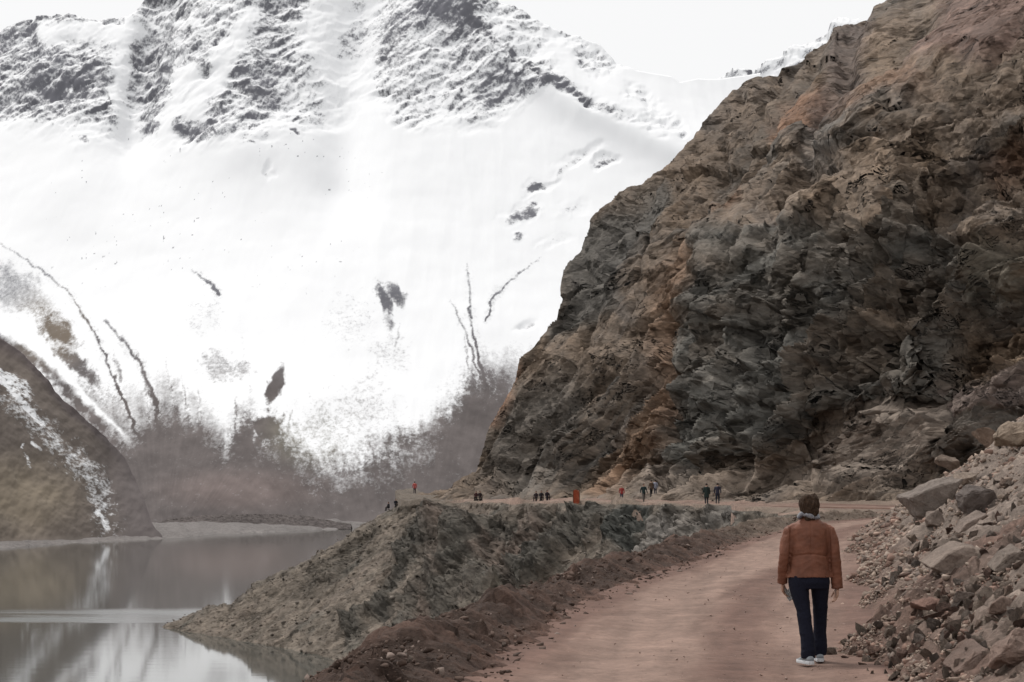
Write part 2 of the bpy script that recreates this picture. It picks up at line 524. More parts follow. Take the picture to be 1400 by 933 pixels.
    # snow-free ground low down, wet slide tracks, melted patches
    soil_low = interp(qx + 10 * patchy, [(-140, 560), (0, 575), (120, 560), (175, 580), (200, 575), (225, 552), (250, 566), (275, 572), (290, 585), (310, 615), (322, 590), (340, 560), (352, 600),
                                         (372, 605), (392, 600), (410, 618), (440, 640), (470, 640), (520, 628), (580, 605), (620, 570), (650, 530), (680, 520), (1040, 500)])
    strk = fbm(qx / 5.0, qy / 26, 0 * qx, 4, 61)
    soil = sstep(-85, 62, qy - soil_low + 7 * strk + 24 * patchy + 16 * fbm(qx / 12, qy / 16, 0 * qx, 4, 66))
    def rays(cx, cy, na, seed):
        an = np.arctan2(qx - cx, cy - qy); rad = np.hypot(qx - cx, qy - cy)
        return fbm(an * na + .25 * patchy, rad / 45, 0 * qx, 5, seed, gain=.6)
    fn = lerp(rays(215, 790, 70, 67), rays(560, 960, 110, 68), sstep(300, 400, qx))
    soilm = 0.98 * soil + .12 * fn * soil * (1 - soil) * 4 + .08 * fbm(qx / 7, qy / 7, 0 * qx, 4, 97) * soil * (1 - soil) * 4
    tracks = [([(0, 335), (40, 360), (95, 400), (125, 450), (150, 500), (160, 525), (180, 575), (190, 600)], 3.2, .8),
              ([(145, 440), (175, 475), (195, 505), (212, 545), (216, 580), (222, 610)], 4.0, .9),
              ([(185, 480), (200, 520), (214, 560)], 5.5, .55), ([(155, 480), (165, 520)], 5, .5),
              ([(262, 368), (275, 378), (290, 390), (299, 404)], 3.6, .8),
              ([(617, 408), (630, 440), (642, 470), (652, 505), (664, 540)], 3.0, .7), ([(640, 360), (642, 430), (655, 490), (668, 545)], 3.6, .75),
              ([(740, 350), (700, 380), (672, 410), (664, 440)], 2.6, .7), ([(634, 460), (640, 500), (655, 540)], 3, .6),
              ([(328, 430), (332, 480), (330, 520)], 4, .3), ([(548, 440), (542, 470)], 3, .5), ([(445, 540), (430, 600)], 3, .2), ([(226, 490), (236, 545), (250, 615)], 3.5, .6), ([(248, 515), (256, 565), (264, 615)], 3.5, .6), ([(272, 530), (274, 570), (270, 615)], 3, .6),
              ([(200, 530), (205, 585), (208, 630)], 3, .6), ([(322, 545), (322, 590), (316, 625)], 3, .6), ([(398, 560), (390, 605), (385, 640)], 3, .6), ([(600, 560), (610, 590), (612, 630)], 3, .5), ([(640, 530), (650, 570), (655, 610)], 3, .6), ([(470, 600), (462, 640)], 3, .4), ([(540, 600), (548, 640)], 3, .4)]
    fz = fbm(qx / 9, qy / 9, 0 * qx, 4, 63); fz2 = fbm(qx / 9, qy / 9, 0 * qx + 5, 4, 64)
    crisp = np.zeros_like(px)
    for pts, w, k in tracks:
        dd = polydist(qx + 4.5 * fz, qy + 3 * fz2, pts)
        tt = np.clip((qy - pts[0][1]) / (pts[-1][1] - pts[0][1] + 1e-6), 0, 1)
        w = w * 1.3
        kk = 1.3 * k * (.5 + .5 * tt) * (1 + .35 * fz2)
        soilm = np.maximum(soilm, kk * sstep(w * .95, w * .1, dd))
        crisp = np.maximum(crisp, sstep(w * 1.6, w * .4, dd))
        soilm = np.maximum(soilm, .45 * kk * sstep(w * 3.5, 0, dd))
    for (cx, cy, rx, ry, a, k, st) in [(376, 526, 11, 32, 22, 1.0, 4), (366, 585, 22, 26, 30, 1.0, 4), (336, 590, 14, 26, 35, .7, 5), (526, 408, 10, 30, -25, .75, 6), (543, 404, 12, 24, -35, .7, 6), (532, 440, 8, 18, -30, .6, 4),
                                       (80, 455, 18, 40, -55, .75, 4), (20, 395, 34, 50, -50, .62, 6), (105, 500, 14, 50, -48, .7, 5), (60, 425, 20, 60, -50, .55, 5),
                                       (232, 545, 18, 45, -20, .52, 12), (266, 560, 16, 45, -24, .48, 12), (205, 585, 14, 30, 0, .45, 8),
                                       (300, 500, 36, 26, 0, .50, 3), (330, 505, 22, 18, 0, .5, 3), (440, 580, 50, 50, 0, .42, 3), (500, 560, 60, 60, 0, .40, 3), (480, 440, 45, 50, 0, .33, 2), (535, 480, 40, 40, 0, .36, 2),
                                       (280, 430, 40, 36, 0, .34, 3), (650, 560, 30, 40, 10, .7, 6), (280, 380, 26, 8, 40, .3, 2)]:
        bl = blob(qx + st * strk + .55 * min(rx, ry) * fz, qy + .55 * min(rx, ry) * fz2, cx, cy, rx, ry, a)
        soilm = np.maximum(soilm, (k if k < .7 else 1.15 * k) * sstep(1.45, .25, bl))
        if k >= .7 or st <= 3:
            crisp = np.maximum(crisp, sstep(1.8, 1.2, bl))
    # snow gully strip above the brown hill and tongues inside the soil
    keep = sstep(9, 3, polydist(qx + 3 * fz, qy + 3 * fz2, [(-10, 432), (60, 488), (110, 540), (160, 590), (180, 612)])) * sstep(622, 570, qy)
    soilm *= 1 - (.85 + .4 * fz).clip(0, 1) * keep
    dark = (.85 + .5 * fz) * sstep(13, 2, polydist(qx + 9 * fz, qy + 6 * fz2, [(-10, 462), (30, 478), (60, 505), (110, 552), (150, 590), (182, 622), (192, 660), (190, 700)]))
    soilm = np.maximum(soilm, dark)
    soilm = np.maximum(soilm, sstep(690, 705, qy))
    bare = np.maximum(bare, soilm)
    bare += 0.10 * sstep(.2, .6, fbm(qx / 22, qy / 40, 0 * qx, 3, 93)) * sstep(200, 260, qy)
    dots = vnoise(qx / 3.2, qy / 2.6, 0 * qx, 95)
    bare = np.maximum(bare, .8 * sstep(.80, .93, dots) * sstep(.0, .5, fbm(qx / 50, qy / 50, 0 * qx, 3, 96) + .25) * sstep(150, 200, qy) * sstep(480, 330, qy) * sstep(640, 420, qx))
    bare += 0.10 * sstep(.5, .9, fbm(qx / 6, qy / 6, 0 * qx, 2, 91)) * sstep(180, 230, qy) * sstep(330, 200, qy) * sstep(250, 130, np.abs(qx - 260))
    col = np.ones(px.shape + (3,), np.float32) * np.array((0.145, 0.145, 0.162), np.float32)  # rock grey lightened, distance haze put into the colour
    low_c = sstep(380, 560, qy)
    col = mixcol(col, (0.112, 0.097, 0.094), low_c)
    col = mixcol(col, (0.17, 0.135, 0.10), sstep(1.3, .4, blob(qx, qy, 70, 450, 60, 60)) * .8)
    col = mixcol(col, (0.16, 0.15, 0.115), sstep(1.3, .3, blob(qx, qy, 430, 590, 70, 50)) * .7)
    col = mixcol(col, (0.145, 0.115, 0.108), sstep(1.3, .3, blob(qx, qy, 330, 670, 120, 30)) * .7)
    mott = fbm(qx / 14, qy / 9, 0 * qx, 5, 69, gain=.65)
    col *= (1 + .14 * fn * low_c + .16 * patchy + .30 * mott * low_c)[..., None]
    P3 = add_back(P2, 6, (0, 60, -40))
    me = grid_mesh('snowy_mountain', P3)
    pad = lambda a: np.concatenate([a, np.repeat(a[:, -1:], 6, 1)], 1)
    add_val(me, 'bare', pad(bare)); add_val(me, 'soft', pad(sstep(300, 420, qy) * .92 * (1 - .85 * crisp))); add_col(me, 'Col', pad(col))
    link('snowy_mountain', me, M_mount, kind='structure')

    # further peaks behind the cliff
    nu, nv = 240, 110
    px = np.linspace(930, 1330, nu)[:, None] * np.ones((1, nv))
    top = interp(px[:, 0], [(930, 150), (972, 118), (982, 100), (1000, 90), (1012, 86), (1032, 88), (1048, 74), (1068, 70), (1085, 52), (1098, 50), (1118, 38), (1132, 36), (1140, 18), (1152, 10), (1170, 12), (1186, 18), (1204, 6), (1240, -6), (1330, -30)])[:, None]
    py = 330 + (top - 330) * np.linspace(0, 1, nv)[None, :] ** .8
    P = loft_face(px, py, 2300 + 0 * px, 50, [(0, .6), (300, .8), (600, 1.0)])
    N = normals(P)
    u = P[..., 0]; v = P[..., 2] * 1.5
    f1, _, _ = facet((u * .8 + v * .4) / 70, (v * .9 - u * .4) / 50, 5)
    f2, _, _ = facet((u * .8 + v * .4) / 26, (v * .9 - u * .4) / 16, 6)
    f3, _, _ = facet(u / 10, v / 8, 7)
    P2 = P + N * (22 * block(u / 70, v / 60, 5) + 10 * block(u / 28, v / 22, 9) + 3 * f2 + 2 * f3)[..., None]
    st = 1 - normals(P2)[..., 2]
    bare = .1 + .9 * sstep(.3, .8, st) + .45 * fbm(u / 30, v / 20, 0 * u, 4, 8) - .26
    P3 = add_back(P2, 4, (0, 80, -60))
    me = grid_mesh('snowy_peak', P3)
    pad = lambda a: np.concatenate([a, np.repeat(a[:, -1:], 4, 1)], 1)
    add_val(me, 'bare', pad(bare)); add_col(me, 'Col', pad(np.ones(px.shape + (3,)) * np.array((0.17, 0.17, 0.19))))
    link('snowy_peak', me, M_mount, kind='structure')
build_mountain()

# ------------------------------------------------------------------ brown hill, far shore, hump
def build_far_shore():
    nu, nv = 330, 240
    px = np.linspace(-160, 222, nu)[:, None] * np.ones((1, nv))
    top = interp(px[:, 0], [(-160, 340), (-60, 425), (0, 464), (29, 481), (60, 512), (96, 553), (145, 598), (170, 627), (186, 655), (198, 690), (210, 718), (222, 733)])[:, None]
    base = interp(px[:, 0], [(-160, 758), (0, 746.5), (150, 737.5), (222, 735.5)])[:, None]
    py = base + (top - base) * np.linspace(0, 1, nv)[None, :]
    d0 = 16 * F / (base + 1 - HZ) * np.ones_like(px)
    P = loft_face(px, py, d0, LAKE - 1.2, [(0, .5), (8, .55), (40, .66), (200, .8)])
    N = normals(P)
    strk = fbm(px / 9 + py / 18, py / 22, 0 * px, 5, 3, gain=.6)
    pat = fbm(px / 40, py / 40, 0 * px, 4, 4)
    g = fbm(P[..., 0] / 20, P[..., 1] / 30, P[..., 2] / 20, 5, 6)
    P2 = P + N * (2.2 * g + .15 * strk + .5 * fbm(px / 9, py / 9, 0 * px, 4, 15))[..., None] * sstep(0, 14, base - py)[..., None]
    dcrest = py - top
    bare = np.ones_like(px)
    strip = polydist(px + 5 * strk, py, [(-10, 520), (30, 560), (80, 610), (125, 650), (142, 690), (148, 720)])
    dust = fbm((px + .6 * py) / 5, (py - .5 * px) / 2.2, 0 * px, 4, 14, gain=.65)
    bare -= sstep(40, 2, strip) * (.34 + .34 * dust + .15 * pat)
    bare -= (.40 + .5 * dust) * sstep(16, 2, polydist(px + 4 * strk, py + 4 * pat, [(-10, 505), (20, 520), (38, 535)])) + (.38 + .5 * dust) * sstep(6, 1, polydist(px + 3 * strk, py, [(0, 520), (30, 550), (60, 580)]))
    bare -= (.35 + .6 * dust) * sstep(5, 1, polydist(px + 4 * strk, py, [(30, 610), (36, 625), (40, 640)])) + .45 * sstep(4, 1, polydist(px, py, [(42, 607), (55, 616)]))
    bare -= .40 * sstep(6, 1, polydist(px + 3 * strk, py, [(135, 700), (148, 722), (140, 712)]))
    col = np.ones(px.shape + (3,), np.float32) * np.array((0.140, 0.117, 0.102), np.float32)
    col = mixcol(col, (0.182, 0.150, 0.112), sstep(1.4, .3, blob(px, py, 20, 680, 90, 60)) * (.75 + .5 * pat).clip(0, 1))
    col = mixcol(col, (0.10, 0.082, 0.08), sstep(22, 4, dcrest + 8 * pat))
    col = mixcol(col, (0.14, 0.12, 0.105), sstep(8, 2, base - py))
    col = mixcol(col, (0.118, 0.102, 0.100), sstep(110, 190, px + 14 * pat) * .9)
    col *= (1 + .16 * strk + .25 * pat)[..., None]
    P3 = add_back(P2, 6, (-7, 22, -7))
    pad = lambda a: np.concatenate([a, np.repeat(a[:, -1:], 6, 1)], 1)
    me = grid_mesh('brown_hill', P3)
    add_val(me, 'bare', pad(bare)); add_col(me, 'Col', pad(col))
    link('brown_hill', me, M_mount, kind='structure')
    # pale beach along the far waterline
    xs = np.linspace(-160, 560, 260)
    wl_ = interp(xs, [(-160, 762), (0, 750.5), (100, 743), (200, 738), (230, 736.5), (300, 730.5), (400, 727), (480, 723), (560, 720)]) + .6 * vnoise(xs / 9, 0 * xs, 0 * xs, 3)
    d = 16 * F / (wl_ - HZ)
    rows = []
    for k, (dd, zz) in enumerate([(-12, -.8), (0, 0.0), (14, .8), (40, 1.8), (75, 2.6), (140, 5)]):
        dk = d + dd
        rows.append(np.stack([(xs - 700) / F * dk, dk, LAKE + zz + .3 * vnoise(xs / 14, 0 * xs + k, 0 * xs, 9) + 0 * xs], -1))
    P = np.stack(rows, 1)
    me = grid_mesh('lake_shore', P)
    n = fbm(P[..., 0] / 40, P[..., 1] / 20, 0 * P[..., 0], 4, 12)
    add_col(me, 'Col', np.array((0.185, 0.168, 0.16)) * (1 + .3 * n)[..., None])
    link('lake_shore', me, M_spur, kind='structure')
    # dark low hump at the head of the lake
    nu, nv = 200, 30
    px = np.linspace(190, 480, nu)[:, None] * np.ones((1, nv))
    top = interp(px[:, 0], [(190, 725), (225, 712), (255, 706), (300, 704), (350, 703), (400, 703.5), (425, 706), (450, 711), (480, 716)])[:, None] + .7 * vnoise(px[:, :1] / 14, 0 * px[:, :1], 0 * px[:, :1], 5)
    py = 727 + (top - 727) * np.linspace(0, 1, nv)[None, :]
    P = loft_face(px, py, 905 + 0.2 * (px - 190), LAKE, [(0, .3), (10, .5)])
    P[..., 2] += .5 * fbm(P[..., 0] / 12, P[..., 1] / 12, 0 * P[..., 0], 4, 8)
    P3 = add_back(P, 4, (0, 8, -3))
    me = grid_mesh('low_mound', P3)
    n = fbm(P3[..., 0] / 25, P3[..., 1] / 25, P3[..., 2] / 5, 4, 18)
    add_col(me, 'Col', np.array((0.108, 0.091, 0.086)) * (1 + .3 * n)[..., None])
    link('low_mound', me, M_spur, kind='structure')
    # old snow lying along the far waterline
    snow = plain_mat('old_snow', (.74, .75, .77), .9, .3, (.9, 1.05))
    spots = [(402, 722.5, 30, .5), (448, 715.5, 46, .7), (434, 719.0, 40, .4)]
    for i, (x, y, w, hgt) in enumerate(spots):
        d = 16 * F / (y + 4 - HZ) * 1.06
        c = at(x, y, d)
        bm = bmesh.new()
        n = 22
        ring = [bm.verts.new((c[0] + w / 2 / F * d * math.cos(a) * (1 + .35 * random.uniform(-1, 1)), c[1] + 12 * math.sin(a) * (1 + .35 * random.uniform(-1, 1)), LAKE + .4)) for a in np.linspace(0, 6.283, n, endpoint=False)]
        topv = [bm.verts.new((c[0] + (v.co.x - c[0]) * .7, c[1] + (v.co.y - c[1]) * .7, LAKE + 1.3 + hgt * random.uniform(.3, 1.1))) for v in ring]
        for k in range(n):
            bm.faces.new((ring[k], ring[(k + 1) % n], topv[(k + 1) % n], topv[k]))
        bm.faces.new(topv)
        me = bpy.data.meshes.new('snow_bank'); bm.to_mesh(me); bm.free()
        link('snow_bank', me, snow, kind='structure')
build_far_shore()

# ------------------------------------------------------------------ road line
LEFT = np.array([(-1.9, 2), (-1.3, 6), (-.62, 11), (-.23, 15), (.68, 22.2), (2.15, 29.8), (3.95, 37.4), (5.15, 42.6), (7.6, 53), (11.0, 66), (14.2, 75.5), (18.4, 83.5), (23.5, 90.5),
                 (27.0, 97), (28.5, 105), (27.5, 113), (24.5, 121), (20.5, 128), (17.0, 135), (12.5, 146), (7.4, 159), (2.2, 172), (-2.2, 184), (-6.5, 195), (-11, 206)])
def catmull(pts, n):
    pts = np.asarray(pts, float)
    p = np.vstack([2 * pts[0] - pts[1], pts, 2 * pts[-1] - pts[-2]])
    out = []
    for i in range(1, len(p) - 2):
        t = np.linspace(0, 1, n, endpoint=False)[:, None]
        out.append(.5 * (2 * p[i] + (p[i + 1] - p[i - 1]) * t + (2 * p[i - 1] - 5 * p[i] + 4 * p[i + 1] - p[i + 2]) * t ** 2
                         + (3 * p[i] - p[i - 1] - 3 * p[i + 1] + p[i + 2]) * t ** 3))
    out.append(pts[-1:])
    return np.vstack(out)
LINE = catmull(LEFT, 40)
_t = np.gradient(LINE, axis=0); _t /= np.linalg.norm(_t, axis=1, keepdims=True)
LN = np.stack([_t[:, 1], -_t[:, 0]], -1)         # to the right
LS = np.concatenate([[0], np.cumsum(np.linalg.norm(np.diff(LINE, axis=0), axis=1))])
def zroad(y):
    return interp(y, [(0, 0), (20, 0), (84, .77), (107, 1.0), (134, 1.2), (150, 1.36), (206, 1.5)])
ROADZ = np.interp(LS, LS, zroad(LINE[:, 1]))
def cross(y):
    return .06 * sstep(112, 135, y)
def road_s(step_fn, s0, s1):
    s = [s0]
    while s[-1] < s1:
        s.append(s[-1] + step_fn(np.interp(s[-1], LS, LINE[:, 1])))
    return np.array(s)
def ribbon(s, w):
    """points at arc length s, offset w to the right of the left road edge (arrays (n,),(m,))"""
    x = np.interp(s, LS, LINE[:, 0]); y = np.interp(s, LS, LINE[:, 1])
    nx = np.interp(s, LS, LN[:, 0]); ny = np.interp(s, LS, LN[:, 1]); z = np.interp(s, LS, ROADZ)
    P = np.empty((len(s), len(w), 3))
    P[..., 0] = x[:, None] + nx[:, None] * w; P[..., 1] = y[:, None] + ny[:, None] * w; P[..., 2] = z[:, None] + cross(y)[:, None] * w
    return P

def ribbon_pts(s, w):
    x = np.interp(s, LS, LINE[:, 0]); y = np.interp(s, LS, LINE[:, 1])
    nx = np.interp(s, LS, LN[:, 0]); ny = np.interp(s, LS, LN[:, 1])
    return np.stack([x + nx * w, y + ny * w, np.interp(s, LS, ROADZ) + cross(y) * w], -1)

def build_road():
    s = road_s(lambda y: max(.05, .0032 * y), 2, LS[np.argmin(np.abs(LINE[:, 1] - 131))])
    w = np.linspace(-.25, 4.15, 90)
    P = ribbon(s, w)
    S = s[:, None] + 0 * w; W = 0 * s[:, None] + w
    wob = .35 * vnoise(S / 7, 0 * S, 0 * S, 3)
    tr = np.exp(-((W - 1.05 + wob * .4) / .34) ** 2) + np.exp(-((W - 2.75 + wob * .4) / .36) ** 2)
    n = fbm(P[..., 0] * 1.2, P[..., 1] * .8, 0 * S, 5, 5)
    n2 = fbm(W * 4.5, S * .45, 0 * S, 4, 6)
    fine = fbm(P[..., 0] * 6, P[..., 1] * 6, 0 * S, 3, 8)
    P[..., 2] += -.028 * tr + .02 * n + .012 * n2 + .010 * fine + .05 * np.abs((W - 1.95) / 2.2) ** 4
    col = np.ones(P.shape, np.float32) * np.array((0.170, 0.107, 0.084), np.float32)
    light = sstep(.1, .85, np.exp(-((W - 1.15 + wob * .5) / .75) ** 2) + .55 * np.exp(-((W - 2.95 + wob * .4) / .40) ** 2) + .35 * n2)
    col = mixcol(col, (0.228, 0.156, 0.125), light * .85)
    red = sstep(.2, .9, np.exp(-((W - 2.15 + wob * .4) / .40) ** 2) * .8 + sstep(3.3, 3.8, W) + sstep(.55, .05, W) + .35 * n)
    col = mixcol(col, (0.135, 0.080, 0.063), red * .85)
    col *= (1 + .16 * fine + .26 * n2)[..., None]
    P[:, 0, 2] -= .35; P[:, -1, 2] -= .35
    me = grid_mesh('road', P, flip=True)
    add_col(me, 'Col', col)
    link('road', me, M_road, kind='structure')

    # earth berm along the outer edge
    s = road_s(lambda y: max(.035, .0020 * y), 4, np.interp(101, LINE[:, 1], LS))
    w = np.linspace(.22, -2.6, 64)
    P = ribbon(s, w)
    S = s[:, None] + 0 * w; W = 0 * s[:, None] + w
    hcrest = .30 + .09 * vnoise(S / 2.2, 0 * S, 0 * S, 3) + .05 * vnoise(S / .7, 0 * S, 0 * S, 4)
    cw = -1.0 + .22 * vnoise(S / 3.1, 0 * S + 4, 0 * S, 5)
    prof = np.where(W > cw, sstep(.2, -.1, (W - cw) / 1.25 * 1.0 - .0 + .0) , 1.0)
    q = (W - cw) / (.2 - cw)
    prof = np.where(W > cw, 1 - sstep(0, 1, q) , 1 - .0 * W)
    z = hcrest * prof - np.where(W < cw, (cw - W) ** 1.1 * .62, 0)
    rough = sstep(.0, .25, .22 - W)
    f1, c1, _ = facet(P[..., 0] / .42, P[..., 1] / .42, 71)
    f2, c2, _ = facet(P[..., 0] / .17, P[..., 1] / .17, 72)
    fb = fbm(P[..., 0] * 2.2, P[..., 1] * 2.2, 0 * S, 5, 12, gain=.6)
    P[..., 2] += z - .02 + rough * (.14 * fb + .085 * f1 + .045 * f2) * (.5 + .7 * prof)
    col = np.ones(P.shape, np.float32) * np.array((0.064, 0.042, 0.033), np.float32)
    col = mixcol(col, (0.098, 0.060, 0.046), sstep(-.1, .5, fb))
    col = mixcol(col, (0.130, 0.076, 0.058), sstep(-.45, .1, W + .25 * fb) * .8)
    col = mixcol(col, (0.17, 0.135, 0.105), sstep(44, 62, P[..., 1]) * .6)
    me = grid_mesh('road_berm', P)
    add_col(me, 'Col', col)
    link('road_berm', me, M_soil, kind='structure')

    # slope falling from the berm to the lake
    s = road_s(lambda y: max(.8, .012 * y), 2, np.interp(112, LINE[:, 1], LS))
    w = -np.concatenate([np.linspace(2.2, 8, 14), np.linspace(9.5, 32, 16)])
    P = ribbon(s, w)
    P[..., 2] += -.55 + (w + 2.2)[None, :] * .70 + .5 * fbm(P[..., 0] / 3, P[..., 1] / 3, 0 * P[..., 0], 4, 3)
    P[..., 2] = np.maximum(P[..., 2], LAKE - 3)
    me = grid_mesh('embankment', P)
    add_col(me, 'Col', np.array((0.16, 0.13, 0.105)) * (1 + .3 * fbm(P[..., 0] / 2, P[..., 1] / 2, P[..., 2], 3, 2))[..., None])
    link('embankment', me, M_spur, kind='structure')
build_road()

# ------------------------------------------------------------------ spur below the far road
T_ = [(548, 692, 232), (545, 691, 209), (590, 691, 201), (640, 691, 192), (700, 691.5, 181), (760, 692, 170), (830, 692, 158), (900, 694, 146), (980, 699, 132), (1060, 704, 115), (1150, 706, 100), (1240, 704, 92), (1330, 700, 88), (1460, 700, 84)]
B_ = [(-36, 243), (-48.5, 221), (-38.5, 203), (-28.5, 187), (-19.3, 170), (-13, 152), (-6.0, 138), (-1.0, 126), (3, 112), (7, 99), (10, 92), (15, 88), (22, 86), (29, 80)]
def spline_rows(A, n):
    A = np.asarray(A, float)
    k = max(2, n // (len(A) - 1))
    return catmull(A, k)
def build_spur():
    T = spline_rows([at(*t) for t in T_], 560)
    zt = zroad(T[:, 1]) - .06
    T[:, 2] = lerp(T[:, 2], zt, sstep(118, 130, T[:, 1]) * sstep(205, 198, T[:, 1]))
    T[:, 2] += .28 * fbm(T[:, 0] / 4, T[:, 1] / 4, 0 * T[:, 0], 4, 91)
    T[:, 0] += 1.2 * fbm(T[:, 0] / 5, T[:, 1] / 5, 0 * T[:, 0] + 4, 3, 92)
    B = spline_rows([(x, y, LAKE - 1.2) for x, y in B_], 560)
    nu = len(T); nv = 270
    v = np.linspace(0, 1, nv)[None, :, None]
    P = B[:, None, :] + (T - B)[:, None, :] * v
    # slight sag so that the foot runs out gently
    P[..., 2] -= .9 * np.sin(np.pi * v[..., 0]) * np.ones((nu, 1))
    qx = 700 + P[..., 0] / P[..., 1] * F; qy = HZ - (P[..., 2] - EYE) / P[..., 1] * F
    N = normals(P)
    L = np.concatenate([[0], np.cumsum(np.linalg.norm(np.diff(T, axis=0), axis=1))])
    u = L[:, None] * np.ones((1, nv)); vv = np.linalg.norm(T - B, axis=1)[:, None] * v[..., 0]
    nz = fbm(qx / 30, qy / 30, 0 * qx, 4, 3)
    wx, wy = qx + 14 * nz, qy + 10 * fbm(qx / 30, qy / 30, 0 * qx + 5, 4, 4)
    crag = np.zeros_like(qx)
    for poly, k in [([(585, 690), (625, 690), (600, 735), (560, 775), (540, 830), (520, 850), (495, 845), (535, 790), (550, 740)], 1.0),
                    ([(620, 712), (700, 700), (760, 695), (745, 715), (700, 745), (690, 790), (650, 810), (600, 850), (560, 872), (530, 860), (560, 800), (580, 750)], .8),
                    ([(745, 712), (800, 690), (850, 695), (820, 730), (780, 760), (740, 790), (690, 830), (685, 760), (700, 735)], 1.0),
                    ([(855, 685), (890, 690), (870, 720), (850, 745), (828, 740), (835, 705)], 1.0),
                    ([(880, 700), (1010, 692), (1040, 702), (980, 718), (900, 745), (850, 765), (800, 785), (830, 750)], .7),
                    ([(470, 840), (500, 835), (490, 870), (465, 885)], .9), ([(350, 770), (420, 745), (470, 728), (440, 752), (380, 785)], .45), ([(420, 780), (500, 720), (520, 725), (450, 800), (400, 815)], .4),
                    ([(280, 820), (350, 785), (360, 792), (300, 830)], .35)]:
        crag = np.maximum(crag, k * zone(wx, wy, poly, 7.0))
    fbig = fbm(u / 9, vv / 9, 0 * u, 4, 13)
    U, V = qx * .075, -qy * .075
    wob = fbm(U / 2.5, V / 2.5, 0 * u, 3, 22)
    ru, rv = U * 1.0 + .25 * wob, V - .7 * U + .25 * wob
    k1 = block(ru / 4.6, rv / 4.2, 5); k2 = block(ru / 2.0, rv / 1.7, 6); k3 = block(ru / .8, rv / .7, 7)
    f2, c2, r2 = facet(ru / 1.5, rv / 1.3, 15)
    f3, c3, r3 = facet(ru / .7, rv / .6, 25)
    f4, c4, r4 = facet(ru / .3, rv / .26, 35)
    edge = sstep(0, .03, 1 - v[..., 0]) * np.ones((nu, 1))
    rough = fbm(U / 1.2, V / 1.2, 0 * u, 5, 57, gain=.6)
    sb1, sq1 = beds(ru, V - .7 * U + .4 * wob, 1.6, 4, 61, .9); sb2, sq2 = beds(ru, V - .7 * U + .4 * wob, .65, 1.8, 62, .9)
    disp = edge * (crag * (3.8 + 4.6 * k1 + 1.9 * k2 + .6 * k3 + .9 * sb1 + .5 * sb2 + .5 * f2 + .3 * f3 + .2 * f4 + .35 * rough) + (1 - crag) * (.20 * k2 + .16 * k3 + .10 * f3 + .07 * f4 + .4 * fbig + .16 * rough))
    rill = fbm(rv / .8, ru / 8, 0 * u, 5, 41)
    disp += edge * (1 - crag) * .35 * rill
    P2 = P + N * disp[..., None]
    col = np.ones(P.shape, np.float32) * np.array((0.140, 0.115, 0.092), np.float32)
    col = mixcol(col, (0.165, 0.132, 0.106), sstep(0, .5, rill))
    col = mixcol(col, (0.094, 0.086, 0.072), sstep(.1, .6, fbm(rv / 1.0, ru / 4, 0 * u, 5, 51)) * .8)
    col = mixcol(col, (0.074, 0.067, 0.057), crag * .9)
    col = mixcol(col, (0.140, 0.102, 0.082), sstep(-.2, .5, nz) * zone(qx, qy, [(600, 700), (760, 695), (700, 800), (560, 860)], 20) * .8)
    col = mixcol(col, (0.215, 0.195, 0.176), zone(wx, wy, [(880, 715), (1000, 697), (1010, 712), (900, 745), (860, 765), (850, 745)], 10) * (.5 + .5 * r2) * .9)
    col = mixcol(col, (0.065, 0.068, 0.062), zone(wx, wy, [(855, 685), (890, 690), (870, 720), (850, 745), (828, 740), (835, 705)], 5) * .7)
    col = mixcol(col, (0.165, 0.142, 0.112), zone(wx, wy, [(690, 790), (690, 830), (600, 880), (560, 890), (600, 850)], 6) * .9)
    col = mixcol(col, (0.165, 0.145, 0.130), sstep(2.4, .6, vv))
    col *= (1 + .35 * (r3 - .5) + .2 * (r4 - .5) + .15 * nz)[..., None]
    global SPUR_P, SPUR_CRAG
    SPUR_P, SPUR_CRAG = P2, crag
    me = grid_mesh('rocky_spur', P2, smooth=False)
    add_col(me, 'Col', col)
    link('rocky_spur', me, M_spur, kind='structure')

    # gravel ground between the edge and the cliff foot
    Ft = [(560, 236), (580, 219), (640, 206), (700, 196), (760, 184), (820, 172), (880, 161), (950, 150), (1030, 141), (1110, 136), (1210, 132), (1330, 128), (1480, 118), (1700, 108)]
    Fp = spline_rows([((px_ - 700) / F * d, d, zroad(d) + (.35 if d < 200 else -.3)) for px_, d in Ft], 560)
    T2 = T.copy(); T2[:, 2] -= .03
    Fp = Fp + (Fp - T2) * .25
    nv = 46
    v = np.linspace(-.01, 1, nv)[None, :, None]
    P = T2[:, None, :] + (Fp - T2)[:, None, :] * v
    n = fbm(P[..., 0] / 1.6, P[..., 1] / 1.6, 0 * P[..., 0], 5, 33, gain=.6)
    heap = np.clip(fbm(P[..., 0] / 5, P[..., 1] / 5, 0 * P[..., 0], 4, 37), 0, 1) * sstep(.5, .05, v[..., 0]) * sstep(118, 132, P[..., 1])
    road_z = zroad(P[..., 1])
    droad = polydist(P[..., 0], P[..., 1], [tuple(p) for p in LINE[::20]])
    zc = road_z + cross(P[..., 1]) * np.where(v[..., 0] > 0, droad, 0)
    P[..., 2] = lerp(np.minimum(P[..., 2], road_z + .5), zc + .05 * (droad > 4.5) , sstep(112, 130, P[..., 1])) + .16 * n
    flat = sstep(6.0, 4.4, polydist(P[..., 0], P[..., 1], [tuple(p) for p in (LINE + LN * 1.9)[::20]]))
    P[..., 2] = lerp(P[..., 2], np.minimum(P[..., 2], zc - .07), flat * sstep(138, 128, P[..., 1]))
    P[..., 2] += .9 * heap + .10 * n * sstep(125, 135, P[..., 1])
    P[:, 0, 2] -= 1.5
    me = grid_mesh('gravel_bench', P, flip=True)
    n2 = fbm(P[..., 0] / 5, P[..., 1] / 5, 0 * P[..., 0], 4, 35)
